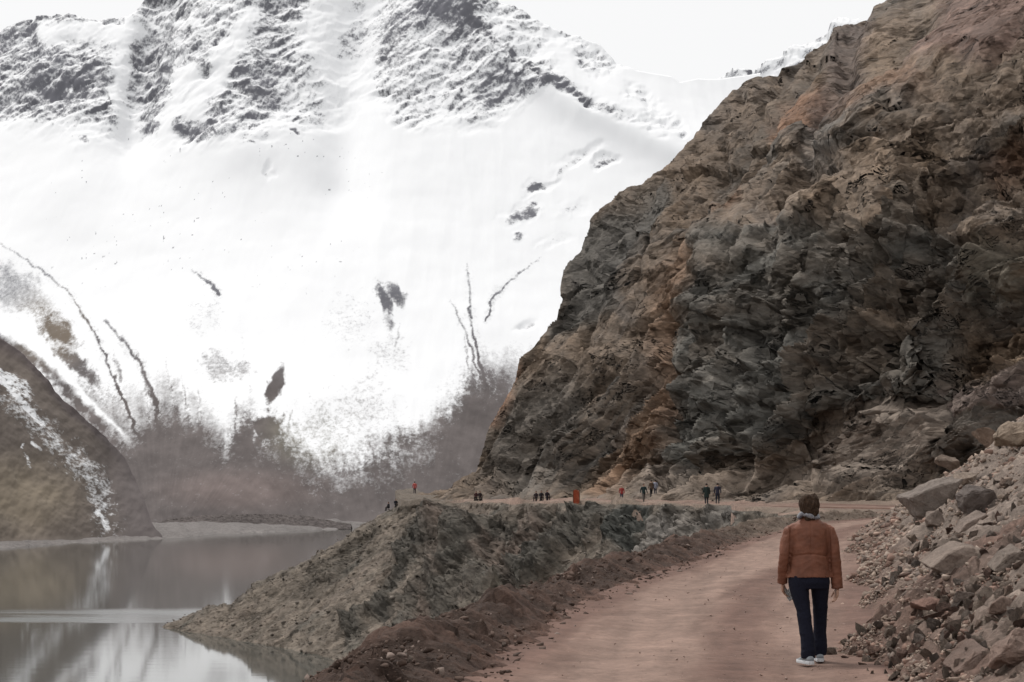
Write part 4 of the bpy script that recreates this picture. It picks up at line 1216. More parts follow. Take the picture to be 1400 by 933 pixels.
def build_berm_stones():
    r = random.Random(9)
    # pale stones half buried in the berm
    s = road_s(lambda y: .5, 4, np.interp(95, LINE[:, 1], LS))
    n = 2600
    ss = np.interp(13 * (96 / 13) ** rng.random(n), LINE[:500, 1], LS[:500])
    w = -rng.random(n) * 1.9 + .25
    p = ribbon_pts(ss, w)
    hh = np.where(w > -1, .30 * (1 - sstep(0, 1, (w + 1) / 1.2)), .30 - (-1 - w).clip(0) ** 1.1 * .62)
    p[:, 2] += hh + .015
    size = np.clip(.013 * (1 - rng.random(n)) ** -.55, .012, .075) * (.8 + .008 * p[:, 1])
    cols = np.array((.088, .060, .048)) * (.8 + .6 * rng.random((n, 1)))
    cols[rng.random(n) < .12] = (.21, .16, .135)
    o = stones_mesh('berm_clods', p, size, cols, rng, M_stone)
    tag(o, 'brown earth clods and small stones scattered over the road berm', 'clods', kind='stuff')
    for px_, py_, w_, lab in [(530, 848, 14, 'rounded pale stone on the near berm'), (470, 893, 20, 'dull brown stone at the foot of the near berm'), (652, 856, 8, 'small pale stone on top of the berm'),
                              (688, 884, 9, 'small white stone where the berm meets the road'), (757, 836, 8, 'little tan stone at the berm foot, midway'), (795, 800, 7, 'little grey stone on the berm slope'),
                              (843, 793, 7, 'pale pebble at the berm foot before the bend'), (640, 900, 12, 'flat brown stone beside the road'), (560, 905, 14, 'brown clod shaped stone low on the near berm'), (600, 872, 10, 'grey stone in the berm soil')]:
        # meet the berm surface
        best = None
        for y in np.arange(13, 70, .05):
            q = at(px_, py_, y)
            i = np.argmin(np.abs(LINE[:, 1] - y)); ww = q[0] - LINE[i, 0]
            h = .30 * (1 - float(sstep(0, 1, np.array((ww + 1) / 1.2)))) if ww > -1 else .30 - (-1 - ww) ** 1.1 * .62
            if q[2] <= zroad(y) + h + .03:
                best = q; break
        if best is None:
            continue
        stone_object('stone', best + np.array((0, 0, .02)), w_ / F * best[1] * .62, (.235, .18, .15), r, lab, 'stone')
    # grit on the road
    n = 1800
    y = 12 * (80 / 12) ** rng.random(n)
    ss = np.interp(y, LINE[:500, 1], LS[:500]); w = 4.3 * np.where(rng.random(n) < .5, rng.random(n), rng.random(n) ** .3)
    p = ribbon_pts(ss, w)
    size = np.clip(.005 * (1 - rng.random(n)) ** -.55, .005, .022) * (.8 + .01 * p[:, 1])
    p[:, 2] += .25 * size + .004
    o = stones_mesh('road_grit', p, size, np.array((.26, .19, .16)) * (.8 + .6 * rng.random((n, 1))), rng, M_stone)
    tag(o, 'small stones and grit lying on the dirt road', 'grit', kind='stuff')
def build_spur_stones():
    nu, nv = SPUR_P.shape[:2]
    n = 9000
    i = rng.integers(20, nu - 1, n); j = (rng.random(n) ** 1.3 * (nv - 2)).astype(int)
    keep = (SPUR_CRAG[i, j] < .4) | (rng.random(n) < .15)
    i, j = i[keep], j[keep]; n = len(i)
    p = SPUR_P[i, j] + rng.normal(size=(n, 3)) * .1
    size = np.clip(.07 * (1 - rng.random(n)) ** -.5, .07, .45)
    low = p[:, 2] < LAKE + 1.2
    size = np.where(low, size * .8, size)
    cols = np.array((.150, .128, .108)) * (.7 + .7 * rng.random((n, 1)))
    o = stones_mesh('spur_stones', p, size, cols, rng, M_stone)
    tag(o, 'loose stones and scree scattered down the spur to the lake', 'stones', kind='stuff')
build_rubble(); build_boulders(); build_berm_stones(); build_spur_stones()

# ------------------------------------------------------------------ people
def loft(bm, rings, seg=16):
    """closed tube through rings (center, rx, ry[, tilt axis frame]); rings lie across the line of centres"""
    rows = []
    n = len(rings)
    for i, rg in enumerate(rings):
        c, rx, ry = Vector(rg[0]), rg[1], rg[2]
        flat = len(rg) > 3 and rg[3]
        if flat:
            X, Y = Vector((1, 0, 0)), Vector((0, 1, 0))
        else:
            d = Vector(rings[min(i + 1, n - 1)][0]) - Vector(rings[max(i - 1, 0)][0])
            d.normalize()
            X = Vector((1, 0, 0)) if abs(d.x) < .8 else Vector((0, 0, 1))
            X = (X - d * X.dot(d)).normalized(); Y = d.cross(X)
        rows.append([bm.verts.new(c + X * rx * math.cos(a) + Y * ry * math.sin(a)) for a in np.linspace(0, 2 * math.pi, seg, endpoint=False)])
    for a, b in zip(rows[:-1], rows[1:]):
        for k in range(seg):
            bm.faces.new((a[k], a[(k + 1) % seg], b[(k + 1) % seg], b[k]))
    bm.faces.new(rows[0][::-1]); bm.faces.new(rows[-1])

def limb(bm, pts, seg=12, flat_end=False):
    """round-ended tapered tube; pts = [(x,y,z,r), ...]"""
    P = [(Vector(p[:3]), p[3]) for p in pts]
    d0 = (P[0][0] - P[1][0]).normalized(); d1 = (P[-1][0] - P[-2][0]).normalized()
    rings = [(P[0][0] + d0 * P[0][1] * .9, P[0][1] * .35, P[0][1] * .35), (P[0][0] + d0 * P[0][1] * .55, P[0][1] * .8, P[0][1] * .8)]
    rings += [(c, r, r) for c, r in P]
    if not flat_end:
      rings += [(P[-1][0] + d1 * P[-1][1] * .55, P[-1][1] * .8, P[-1][1] * .8), (P[-1][0] + d1 * P[-1][1] * .9, P[-1][1] * .35, P[-1][1] * .35)]
    loft(bm, rings, seg)

def ball(bm, c, r, seg=14):
    m = Matrix.Translation(c) @ Matrix.Diagonal((*r, 1))
    bmesh.ops.create_uvsphere(bm, u_segments=seg, v_segments=max(8, seg - 4), radius=1, matrix=m)

def solid(bm, voxel, smooth=2, name='mesh'):
    """weld overlapping closed shapes into one continuous skin"""
    bmesh.ops.recalc_face_normals(bm, faces=bm.faces)
    me = bpy.data.meshes.new('tmp'); bm.to_mesh(me); bm.free()
    o = bpy.data.objects.new('tmp', me); C.objects.link(o)
    md = o.modifiers.new('r', 'REMESH'); md.mode = 'VOXEL'; md.voxel_size = voxel; md.use_smooth_shade = True
    if smooth:
        sm = o.modifiers.new('s', 'SMOOTH'); sm.factor = .5; sm.iterations = smooth
    dg = bpy.context.evaluated_depsgraph_get(); dg.update()
    out = bpy.data.meshes.new_from_object(o.evaluated_get(dg), depsgraph=dg)
    out.name = name
    bpy.data.objects.remove(o); bpy.data.meshes.remove(me)
    return out

def get_v(me):
    V = np.empty(len(me.vertices) * 3, np.float32); me.vertices.foreach_get('co', V); return V.reshape(-1, 3)
def get_n(me):
    V = np.empty(len(me.vertices) * 3, np.float32); me.vertices.foreach_get('normal', V); return V.reshape(-1, 3)
def set_v(me, V):
    me.vertices.foreach_set('co', np.asarray(V, np.float32).ravel()); me.update()

SKIN = plain_mat('skin', (.42, .25, .18), .55, 30, (.9, 1.1))
def cloth(name, col, rough=.85, var=(.75, 1.25), ns=60, bump=.002):
    return plain_mat(name, col, rough, ns, var, bump)

def hand_pts(bm, wrist, down, out, fwd, s=1.0, curl=.5):
    """palm and five bent fingers. down: finger direction, out: away from the thigh, fwd: thumb side"""
    wv, d, o, f = Vector(wrist), Vector(down).normalized(), Vector(out).normalized(), Vector(fwd).normalized()
    i = -o
    for k, (a, r) in enumerate(((-.03, .013), (-.010, .0135), (.010, .0135), (.028, .012))):
        limb(bm, [(*(wv + d * .0 + f * a * .6), .015), (*(wv + d * .055 * s + f * a), r + .001), (*(wv + d * .085 * s + f * a), r)], 8)
    for a, L, r in ((-.031, .060, .0075), (-.011, .074, .0085), (.010, .080, .0088), (.030, .072, .0085)):
        b = wv + d * .085 * s + f * a
        k1 = b + (d * 1.0 + i * .35 * curl).normalized() * L * .45
        k2 = k1 + (d * .8 + i * 1.0 * curl).normalized() * L * .32
        k3 = k2 + (d * .45 + i * 1.3 * curl).normalized() * L * .25
        limb(bm, [(*b, r + .001), (*k1, r), (*k2, r * .95), (*k3, r * .8)], 8)
    b = wv + d * .025 + f * .028
    t1 = b + (d * .6 + f * .75 + i * .2).normalized() * .034
    t2 = t1 + (d * .95 + f * .15 + i * .35).normalized() * .030
    t3 = t2 + (d * 1.0 - f * .1 + i * .4).normalized() * .022
    limb(bm, [(*b, .014), (*t1, .011), (*t2, .0098), (*t3, .008)], 8)

def build_woman():
    wx_, wy_ = (1106 - 700) / F * 16.9, 16.75
    root = empty('person', (wx_, wy_, zroad(17.0) + .0), 0, label='woman in a rust brown leather jacket and navy trousers walking away along the road', cat='person')
    # ---- body: one continuous skin
    bm = bmesh.new()
    ball(bm, (0, .165, 1.545), (.072, .092, .108), 18)
    limb(bm, [(0, .15, 1.36, .062), (0, .155, 1.46, .054)])
    ball(bm, (0, .205, 1.485), (.052, .052, .045), 12)                       # jaw
    limb(bm, [(0, .252, 1.565, .010), (0, .266, 1.53, .014)], 8)             # nose
    limb(bm, [(-.02, .25, 1.492, .008), (.02, .25, 1.492, .008)], 8)         # lips
    for s_ in (-1, 1):
        limb(bm, [(s_ * .073, .155, 1.52, .010), (s_ * .078, .15, 1.56, .013)], 8)
        limb(bm, [(s_ * .034 - .014, .244, 1.585, .008), (s_ * .034 + .014, .242, 1.585, .008)], 8)   # brow
    loft(bm, [((0, .15, .86), .15, .10, 1), ((0, .15, 1.0), .14, .09, 1), ((0, .15, 1.2), .14, .075, 1), ((0, .15, 1.32), .13, .07, 1), ((0, .15, 1.39), .07, .05, 1)])
    limb(bm, [(-.14, .16, 1.33, .035), (-.238, .13, 1.08, .032), (-.246, .235, .80, .028)])
    limb(bm, [(.14, .16, 1.33, .035), (.246, .14, 1.08, .032), (.282, .17, .76, .030)])
    limb(bm, [(-.09, .14, .86, .08), (-.06, .10, .50, .055), (-.022, .02, .12, .04), (-.02, .02, .06, .038)])
    limb(bm, [(.09, .16, .86, .08), (.13, .26, .50, .055), (.124, .31, .14, .04), (.124, .31, .07, .038)])
    limb(bm, [(-.02, .0, .045, .032), (-.05, .14, .035, .03)]); limb(bm, [(.124, .29, .045, .032), (.13, .43, .035, .03)])
    hand_pts(bm, (-.246, .238, .785), (.10, .20, -1), (-1, .1, 0), (.35, .95, 0), 1, .9)
    hand_pts(bm, (.282, .17, .735), (-.12, .05, -1), (1, .1, 0), (-.2, 1, 0), 1, .6)
    me = solid(bm, .0062, 1, 'body'); me.materials.append(SKIN)
    body = link('body', me, None, root)
    eye = plain_mat('eye', (.5, .48, .46), .3)
    for s_ in (-1, 1):
        bm = bmesh.new(); ball(bm, (s_ * .032, .243, 1.562), (.012, .012, .010), 10)
        m2 = bpy.data.meshes.new('eye'); bm.to_mesh(m2); bm.free(); link('eye', m2, eye, root)
    # ---- hair
    bm = bmesh.new()
    ball(bm, (0, .145, 1.562), (.098, .112, .100), 20)
    ball(bm, (-.004, .105, 1.52), (.080, .072, .085), 18)
    limb(bm, [(-.03, .085, 1.50, .05), (-.022, .078, 1.435, .034)]); limb(bm, [(.035, .085, 1.50, .05), (.03, .078, 1.44, .034)])
    ball(bm, (.03, .13, 1.60), (.062, .08, .066), 14); ball(bm, (-.035, .13, 1.605), (.055, .08, .058), 14)
    me = solid(bm, .006, 1, 'hair')
    V, N = get_v(me), get_n(me)
    cut = ((V[:, 1] > .215) & (V[:, 2] < 1.60))
    n1 = fbm(V[:, 0] * 60, V[:, 1] * 60, V[:, 2] * 18, 3, 5); n2 = fbm(V[:, 0] * 22, V[:, 1] * 22, V[:, 2] * 14, 3, 7)
    V = V + N * (.017 * n2 + .012 * n1)[:, None]
    V[cut, 1] -= .05
    set_v(me, V)
    m, nt, b = new_mat('brown_hair')
    tc = nnode(nt, 'ShaderNodeTexCoord'); mp = nnode(nt, 'ShaderNodeMapping'); mp.inputs['Scale'].default_value = (1, 1, .25)
    nt.links.new(tc.outputs['Object'], mp.inputs['Vector'])
    n = noise_tex(nt, mp.outputs['Vector'], 130, 5, .7)
    cr = nnode(nt, 'ShaderNodeValToRGB'); nt.links.new(n.outputs['Fac'], cr.inputs['Fac'])
    cr.color_ramp.elements[0].position = .35; cr.color_ramp.elements[0].color = (.022, .015, .011, 1)
    cr.color_ramp.elements[1].position = .72; cr.color_ramp.elements[1].color = (.085, .050, .031, 1)
    nt.links.new(cr.outputs['Color'], b.inputs['Base Color']); b.inputs['Roughness'].default_value = .75; b.inputs['Specular IOR Level'].default_value = .1
    bp = nnode(nt, 'ShaderNodeBump'); bp.inputs['Distance'].default_value = .008; nt.links.new(n.outputs['Fac'], bp.inputs['Height']); nt.links.new(bp.outputs['Normal'], b.inputs['Normal'])
    me.materials.append(m)
    link('hair', me, None, root)
    # ---- jacket
    bm = bmesh.new()
    c = .15
    loft(bm, [((0, c, .842), .228, .150, 1), ((0, c, .90), .212, .145, 1), ((0, c, .98), .200, .138, 1), ((0, c, 1.06), .188, .130, 1), ((0, c, 1.16), .190, .130, 1),
              ((0, c, 1.26), .188, .128, 1), ((0, c, 1.33), .190, .118, 1), ((0, c, 1.375), .162, .102, 1), ((0, c, 1.412), .112, .086, 1), ((0, c, 1.44), .078, .072, 1), ((0, c, 1.46), .070, .068, 1)], 28)
    limb(bm, [(-.140, c, 1.345, .052), (-.190, c, 1.30, .064), (-.224, c - .01, 1.20, .061), (-.246, c - .035, 1.07, .053), (-.256, c + .0, .95, .050), (-.252, c + .05, .86, .050), (-.250, c + .075, .785, .051)], 16, True)
    limb(bm, [(.140, c, 1.345, .052), (.190, c, 1.30, .066), (.228, c - .01, 1.20, .063), (.248, c - .02, 1.08, .058), (.262, c, .95, .056), (.274, c + .015, .84, .056), (.282, c + .02, .735, .057)], 16, True)
    me = solid(bm, .0072, 2, 'jacket')
    V, N = get_v(me), get_n(me)
    x, y, z = V.T
    torso = np.abs(x) < .205
    w1 = fbm(x * 6, y * 6, z * 22, 3, 3); w2 = fbm(x * 16, y * 16, z * 34, 3, 4); w3 = fbm(x * 7, y * 5, z * 5, 3, 5)
    arm = sstep(.19, .24, np.abs(x))
    fold = fbm((x - .3 * z) * 9, y * 4, (z + .5 * np.abs(x)) * 16, 3, 19, ridged=True)
    d = .002 * w1 + .0025 * w2 + .004 * w3 + .0035 * fold + arm * (.006 * fbm(x * 5, y * 8, z * 26, 3, 8))
    d = d - .009 * np.exp(-((z - 1.062 - .012 * np.cos(x * 12)) / .008) ** 2) * torso - .006 * np.exp(-(x / .006) ** 2) * (y < c) * (z > 1.06)
    d = d - .006 * torso
    for sx in (-1, 1):        # armhole seams
        d = d - .014 * np.exp(-((x - sx * (.192 + .06 * (1.15 - z) * (z < 1.15) - .35 * np.clip(z - 1.2, 0, 1) ** 2)) / .010) ** 2) * sstep(.84, .95, z) * sstep(1.40, 1.30, z) * (y < c)
    V = V + N * d[:, None]
    set_v(me, V)
    m = plain_mat('rust_leather', (.172, .068, .041), .6, 10, (.74, 1.22), .006, .25)
    me.materials.append(m)
    link('jacket', me, None, root)
    # ---- trousers
    bm = bmesh.new()
    loft(bm, [((0, .15, .95), .185, .12, 1), ((0, .15, .86), .205, .135, 1), ((0, .15, .79), .208, .14, 1), ((0.005, .15, .73), .19, .125, 1)], 24)
    loft(bm, [((-.10, .15, .86), .10, .125, 1), ((-.103, .145, .76), .100, .118, 1), ((-.083, .125, .62), .084, .098, 1), ((-.060, .10, .50), .071, .084, 1), ((-.052, .07, .38), .069, .080, 1), ((-.042, .045, .28), .066, .076, 1),
              ((-.034, .025, .20), .070, .078, 1), ((-.030, .02, .13), .074, .084, 1), ((-.030, .03, .052), .068, .09, 1)], 18)
    loft(bm, [((.10, .15, .86), .10, .125, 1), ((.112, .17, .76), .094, .115, 1), ((.124, .22, .62), .079, .095, 1), ((.130, .26, .50), .070, .084, 1), ((.134, .285, .38), .066, .080, 1), ((.134, .295, .28), .063, .074, 1),
              ((.133, .30, .21), .072, .078, 1), ((.132, .305, .14), .077, .086, 1), ((.132, .315, .06), .068, .09, 1)], 18)
    me = solid(bm, .008, 3, 'trousers')
    V, N = get_v(me), get_n(me)
    x, y, z = V.T
    d = .004 * fbm(x * 8, y * 8, z * 20, 3, 13) + .008 * fbm(x * 6, y * 6, z * 24, 3, 14) * sstep(.5, .15, z) + .006 * fbm(x * 6, y * 6, z * 26, 3, 15) * np.exp(-((z - .5) / .1) ** 2)
    set_v(me, V + N * d[:, None])
    me.materials.append(plain_mat('navy_cotton', (.0105, .0115, .021), .9, 90, (.7, 1.35), .002, .15))
    link('trousers', me, None, root)
    # ---- shoes
    white = plain_mat('shoe_white', (.62, .64, .66), .6, 40, (.85, 1.1)); grey = plain_mat('shoe_grey', (.25, .27, .29), .7, 60)
    for (sx, sy, rz, z0) in ((-.036, .0, 16, 0.0), (.132, .295, -6, .0)):
        bm = bmesh.new()
        prof = [(-.075, .030, .030, .075), (-.06, .036, .030, .082), (-.02, .038, .032, .088), (.05, .040, .034, .085), (.11, .046, .032, .060), (.16, .042, .030, .045), (.19, .022, .026, .036)]
        rows = []
        for (yy, hw, zb, zt) in prof:
            rows.append([bm.verts.new((hw * math.cos(a), yy, max(.016, (zt + .016) / 2 + (zt - .016) / 2 * math.sin(a)))) for a in np.linspace(0, 2 * math.pi, 14, endpoint=False)])
        for a, b_ in zip(rows[:-1], rows[1:]):
            for k in range(14):
                bm.faces.new((a[k], b_[k], b_[(k + 1) % 14], a[(k + 1) % 14]))
        bm.faces.new(rows[0]); bm.faces.new(rows[-1][::-1])
        bmesh.ops.recalc_face_normals(bm, faces=bm.faces)
        for f in bm.faces: f.smooth = True
        me = bpy.data.meshes.new('shoe'); bm.to_mesh(me); bm.free(); me.materials.append(grey)
        sh = link('shoe', me, None, root); sh.location = (sx, sy, z0); sh.rotation_euler = (0, 0, R(rz))
        bm = bmesh.new()
        out_ = [(0, -.085, ), (.030, -.078), (.042, -.03), (.044, .06), (.050, .115), (.044, .17), (.02, .20), (-.02, .20), (-.044, .17), (-.048, .115), (-.042, .06), (-.041, -.03), (-.030, -.078)]
        lo = [bm.verts.new((a[0], a[1], .0)) for a in out_]; mi = [bm.verts.new((a[0] * 1.04, a[1] * 1.01, .016)) for a in out_]; hi = [bm.verts.new((a[0] * .98, a[1] * .99, .034)) for a in out_]
        n = len(out_)
        for a, b_ in ((lo, mi), (mi, hi)):
            for k in range(n):
                bm.faces.new((a[k], a[(k + 1) % n], b_[(k + 1) % n], b_[k]))
        bm.faces.new(lo[::-1]); bm.faces.new(hi)
        me = bpy.data.meshes.new('sole'); bm.to_mesh(me); bm.free(); me.materials.append(white)
        link('sole', me, None, sh)
    # ---- scarf
    bm = bmesh.new()
    ring = []
    for i, a in enumerate(np.linspace(0, 2 * math.pi, 15)):
        ring.append((.088 * math.cos(a), .145 + .080 * math.sin(a), 1.447 + .012 * math.sin(2 * a) + .010 * math.cos(a + 2.4), .026 + .006 * math.sin(3 * a)))
    for a, b_ in zip(ring[:-1], ring[1:]):
        limb(bm, [a, b_], 10)
    limb(bm, [(-.085, .09, 1.47, .026), (-.11, .10, 1.44, .022)]); 
    me = solid(bm, .006, 1, 'scarf')
    V, N = get_v(me), get_n(me)
    set_v(me, V + N * (.006 * fbm(V[:, 0] * 40, V[:, 1] * 40, V[:, 2] * 40, 3, 6))[:, None])
    m, nt, b = new_mat('patterned_scarf')
    tc = nnode(nt, 'ShaderNodeTexCoord'); vo = nnode(nt, 'ShaderNodeTexVoronoi'); vo.inputs['Scale'].default_value = 38
    nt.links.new(tc.outputs['Object'], vo.inputs['Vector'])
    cr = nnode(nt, 'ShaderNodeValToRGB'); nt.links.new(vo.outputs['Distance'], cr.inputs['Fac'])
    cr.color_ramp.elements[0].position = .25; cr.color_ramp.elements[0].color = (.10, .105, .13, 1)
    cr.color_ramp.elements[1].position = .55; cr.color_ramp.elements[1].color = (.26, .26, .28, 1)
    nt.links.new(cr.outputs['Color'], b.inputs['Base Color']); b.inputs['Roughness'].default_value = .9
    me.materials.append(m)
    link('scarf', me, None, root)
    # ---- crumpled white paper held in the left hand
    bm = bmesh.new()
    nx_, ny_ = 8, 10
    g = [[bm.verts.new((-.222 + .055 * i / nx_ * (1 + .2 * math.sin(j)) + .030 * j / ny_ + .006 * math.sin(j * 1.7), .27 + .014 * math.sin(i * 1.3 + j * .8), .720 - .115 * j / ny_ + .012 * math.sin(i * 1.1))) for j in range(ny_ + 1)] for i in range(nx_ + 1)]
    for i in range(nx_):
        for j in range(ny_):
            bm.faces.new((g[i][j], g[i + 1][j], g[i + 1][j + 1], g[i][j + 1]))
    geo = bmesh.ops.solidify(bm, geom=bm.faces[:], thickness=.003)
    me = bpy.data.meshes.new('paper'); bm.to_mesh(me); bm.free()
    o = link('paper', me, plain_mat('white_paper', (.55, .55, .55), .9), None, None, 'crumpled white paper held in the left hand of the woman', 'paper')
    o.location = root.location
build_woman()

GROUND = None
def on_ground(p):
    """drop a point onto the built terrain"""
    global GROUND
    if GROUND is None:
        bpy.context.view_layer.update()
        GROUND = bpy.context.evaluated_depsgraph_get()
    hit, loc, *_ = scene.ray_cast(GROUND, (float(p[0]), float(p[1]), float(p[2]) + 2.5), (0, 0, -1), distance=6)
    return np.array((p[0], p[1], loc.z - .01)) if hit else np.array(p)

def far_person(px, py, d, h, pose, top, legs, label, hat=None, facing=180, coat=0.0, zoff=0.0):
    """a distant walker or sitter; py = row of the feet"""
    p = on_ground(at(px, py, d))
    k = h / 1.7
    if pose == 'sit':
        stone_object('stone', p + np.array((0, 0, .16)), .30, (.15, .125, .105), random.Random(int(px)), 'low stone under the ' + label, 'stone')
    J, L, S, H = [], [], [], []
    if pose == 'sit':
        torso = [(0, 0, .50, .15), (0, .02, .72, .155), (0, .03, .88, .15)]; head = (0, .06, 1.10)
        for s_ in (-1, 1):
            L += [[(s_ * .10, 0, .45, .095), (s_ * .14, .38, .50, .075), (s_ * .13, .42, .10, .055)]]
            S += [[(s_ * .13, .42, .06, .05), (s_ * .13, .52, .05, .045)]]
            J += [[(s_ * .19, .02, .86, .065), (s_ * .25, .10, .64, .055), (s_ * .12, .30, .56, .045)]]
    else:
        st = .20 if pose == 'walk' else .05
        torso = [(0, 0, .88, .15), (0, 0, 1.10, .15), (0, 0, 1.32, .165)]; head = (0, .03, 1.58)
        for s_ in (-1, 1):
            L += [[(s_ * .09, 0, .86, .10), (s_ * .10, s_ * st * .6 + .03, .48, .07), (s_ * .10, s_ * st, .10, .05)]]
            S += [[(s_ * .10, s_ * st - .04, .05, .045), (s_ * .11, s_ * st + .13, .045, .04)]]
            J += [[(s_ * .19, 0, 1.36, .065), (s_ * .26, -s_ * st * .4, 1.10, .055), (s_ * .27, -s_ * st * .7 + .05, .86, .045)]]
    bm = bmesh.new()
    for l in L + S: limb(bm, l, 10)
    limb(bm, torso, 14)
    if coat:
        loft(bm, [((0, 0, .88 - coat), .21, .15, 1), ((0, 0, .95), .19, .14, 1), ((0, 0, 1.3), .20, .13, 1)], 14)
    for a in J: limb(bm, a, 10)
    tz = torso[-1][2]
    limb(bm, [(0, torso[-1][1], tz + .06, .10), (head[0], head[1] - .02, head[2] - .10, .052)], 10)
    ball(bm, head, (.078, .095, .115), 14)
    limb(bm, [(0, head[1] + .085, head[2] + .01, .012), (0, head[1] + .1, head[2] - .02, .016)], 8)
    hands = [j[-1] for j in J]
    for hp in hands:
        ball(bm, (hp[0], hp[1] + .02, hp[2] - .06), (.028, .04, .055), 8)
        limb(bm, [(hp[0], hp[1] + .05, hp[2] - .06, .014), (hp[0], hp[1] + .08, hp[2] - .09, .012)], 6)
    me = solid(bm, .022, 1, 'body')
    root = empty('person', p + np.array((0, 0, zoff)), R(facing), label=label, cat='person', group='people on the far road')
    for m in (cloth('top_cloth', top), cloth('leg_cloth', legs), SKIN, cloth('shoe', (.05, .045, .04))):
        me.materials.append(m)
    V = get_v(me)
    fi = np.empty(len(me.polygons), np.int32)
    Cn = np.empty(len(me.polygons) * 3, np.float32); me.polygons.foreach_get('center', Cn); Cn = Cn.reshape(-1, 3)
    def dist(segs):
        b = np.full(len(Cn), 9.0)
        for sg in segs:
            for a, c in zip(sg[:-1], sg[1:]):
                A, B2 = np.array(a[:3]), np.array(c[:3]); t = np.clip(((Cn - A) @ (B2 - A)) / ((B2 - A) @ (B2 - A)), 0, 1)
                b = np.minimum(b, np.linalg.norm(Cn - A - t[:, None] * (B2 - A), axis=1) - (a[3] + t * (c[3] - a[3])))
        return b
    dt, dl = dist([torso] + J), dist(L)
    fi[:] = np.where(dt < dl + .02, 0, 1)
    if coat:
        fi[(Cn[:, 2] > .88 - coat) & (Cn[:, 2] < 1.4)] = 0
    fi[dist(S) < np.minimum(dl, .02)] = 3
    fi[Cn[:, 2] > tz + .12] = 2
    for hp in hands:
        fi[np.linalg.norm(Cn - np.array((hp[0], hp[1] + .02, hp[2] - .07)), axis=1) < .075] = 2
    me.polygons.foreach_set('material_index', fi)
    link('body', me, None, root)
    bm = bmesh.new()
    ball(bm, (head[0], head[1] - .015, head[2] + .03), (.092, .105, .10), 12)
    if hat:
        loft(bm, [((head[0], head[1], head[2] + .05), .15, .16, 1), ((head[0], head[1], head[2] + .07), .14, .15, 1), ((head[0], head[1], head[2] + .08), .09, .10, 1)], 14)
    hm = solid(bm, .02, 1, 'hat' if hat else 'hair')
    Vh = get_v(hm); c2 = (Vh[:, 1] > head[1] + .06) & (Vh[:, 2] < head[2] + .04) & (np.abs(Vh[:, 0]) < .12)
    Vh[c2, 1] = head[1] + .04
    set_v(hm, Vh)
    hm.materials.append(cloth('hat_cloth' if hat else 'dark_hair', hat if hat else (.03, .022, .018)))
    link('hat' if hat else 'hair', hm, None, root)
    root.scale = (k, k, k)
    return root

def ground_py(px, d, w):
    """row of the far road surface at distance d, w metres in from its outer edge"""
    return HZ + (EYE - zroad(d) - cross(d) * w) / d * F

far = [(966, 141, 2.2, 1.78, 'stand', (.022, .034, .030), (.030, .032, .040), 'person in a long dark green coat standing at the cliff foot', None, 10, .30),
       (981, 140, 2.4, 1.72, 'stand', (.030, .030, .048), (.020, .022, .032), 'person in a dark navy jacket beside the long green coat', None, -15, 0),
       (880, 154, 2.4, 1.72, 'walk', (.020, .036, .036), (.11, .095, .085), 'person in a dark teal jacket striding along the far road', None, 200, 0),
       (890.5, 158, 3.6, 1.55, 'stand', (.10, .065, .045), (.022, .02, .022), 'person in a brown top and black trousers behind the striding walker', None, 30, 0),
       (896, 158.5, 3.6, 1.45, 'stand', (.30, .31, .38), (.05, .05, .07), 'person in a pale blue jacket on the far road', None, 10, 0),
       (850, 158, 3.8, 1.45, 'stand', (.30, .045, .040), (.05, .05, .075), 'person in a red jacket and pale hat by the cliff foot', (.45, .34, .30), 170, 0),
       (733, 179, 4.2, 1.6, 'sit', (.030, .020, .022), (.018, .016, .018), 'leftmost of the dark clothed people sitting at the cliff foot', None, 160, 0),
       (740, 178, 4.2, 1.6, 'sit', (.022, .018, .020), (.018, .016, .018), 'middle one of the dark clothed people sitting at the cliff foot', None, 190, 0),
       (748, 177, 4.2, 1.65, 'sit', (.018, .012, .016), (.014, .012, .014), 'rightmost of the dark clothed people sitting at the cliff foot', None, 200, 0),
       (651, 193, 3.6, 1.6, 'sit', (.050, .018, .018), (.022, .018, .018), 'person in dark red sitting where the far road ends', None, 170, 0),
       (656, 192.5, 3.4, 1.6, 'sit', (.030, .018, .018), (.022, .018, .018), 'person in black sitting beside the dark red one', None, 200, 0)]
for (px_, d, w_, h, pose, tc_, lc_, lab, hat, fc, coat) in far:
    far_person(px_, ground_py(px_, d, w_), d, h, pose, tc_, lc_, lab, hat, fc, coat)
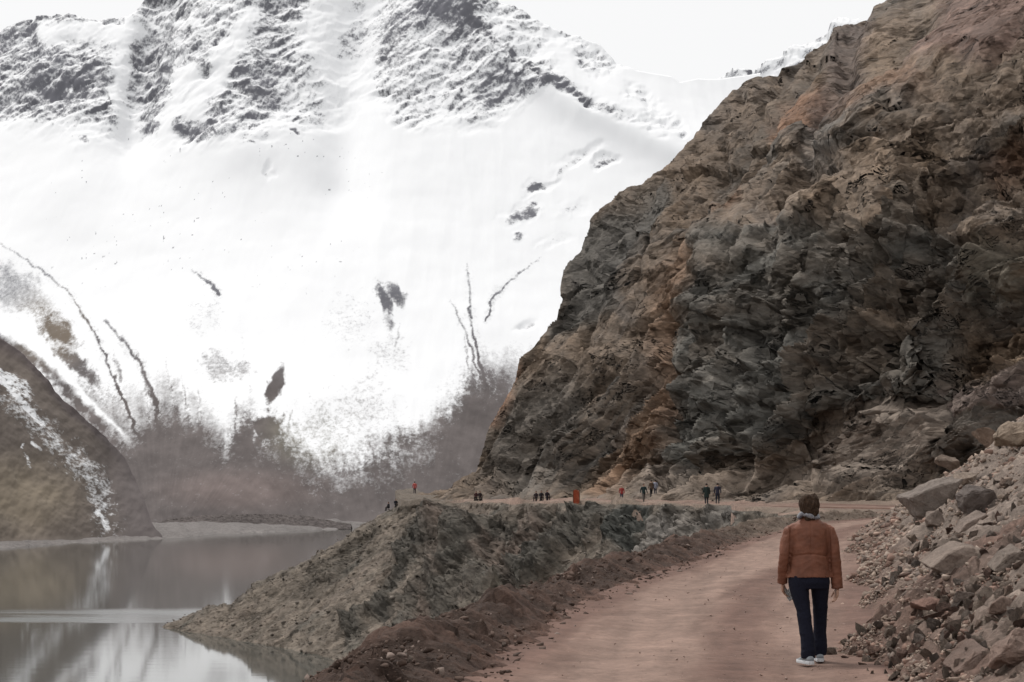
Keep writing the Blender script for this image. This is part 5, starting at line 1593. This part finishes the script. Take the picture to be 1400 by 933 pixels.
far_person(531.5, 695, 213, 1.6, 'sit', (.02, .018, .02), (.02, .018, .02), 'person in black sitting on the outer end of the spur', None, 120, 0)
far_person(541, 692, 211, 1.6, 'sit', (.016, .016, .02), (.02, .018, .02), 'second person in black seated on the spur end', None, 200, 0)
far_person(567, 681, 222, 1.65, 'stand', (.42, .085, .075), (.05, .04, .05), 'person in a bright red jacket behind the spur crest', None, 0, 0)

def build_barrier():
    d = 165.0
    py = ground_py(788, d, 2.6)
    base = on_ground(at(788, py, d))
    root = empty('safety_barrier', base, R(12), label='upright orange plastic safety barrier on the far road', cat='barrier')
    om = plain_mat('orange_plastic', (.42, .13, .07), .6, 8, (.8, 1.15))
    post = plain_mat('post_wood', (.10, .07, .05), .9)
    bm = bmesh.new()
    n, m_ = 9, 12
    g = [[bm.verts.new(((-.32 + .64 * i / n) * (1 - .10 * (j / m_) ** 2) + .02 * math.sin(j), .14 * math.cos((i / n - .5) * 3.0) + .03 * math.sin(j * .9 + i), .04 + 1.42 * j / m_ - .10 * abs(i / n - .45) * (j / m_) * 2)) for j in range(m_ + 1)] for i in range(n + 1)]
    for i in range(n):
        for j in range(m_):
            bm.faces.new((g[i][j], g[i + 1][j], g[i + 1][j + 1], g[i][j + 1]))
    bmesh.ops.solidify(bm, geom=bm.faces[:], thickness=.02)
    me = bpy.data.meshes.new('sheet'); bm.to_mesh(me); bm.free(); me.materials.append(om)
    link('sheet', me, None, root)
    for sx in (-.33, .33):
        bm = bmesh.new(); limb(bm, [(sx, .0, .0, .03), (sx * .95, .0, 1.5, .028)], 8)
        me = bpy.data.meshes.new('post'); bm.to_mesh(me); bm.free(); me.materials.append(post)
        link('post', me, None, root)
    bm = bmesh.new()
    loft(bm, [((0, 0, .0), .55, .35, 1), ((0, 0, .06), .50, .30, 1), ((0, 0, .10), .25, .18, 1)], 14)
    me = bpy.data.meshes.new('base'); bm.to_mesh(me); bm.free(); me.materials.append(plain_mat('sand', (.24, .18, .13), .95))
    link('base', me, None, root)
build_barrier()
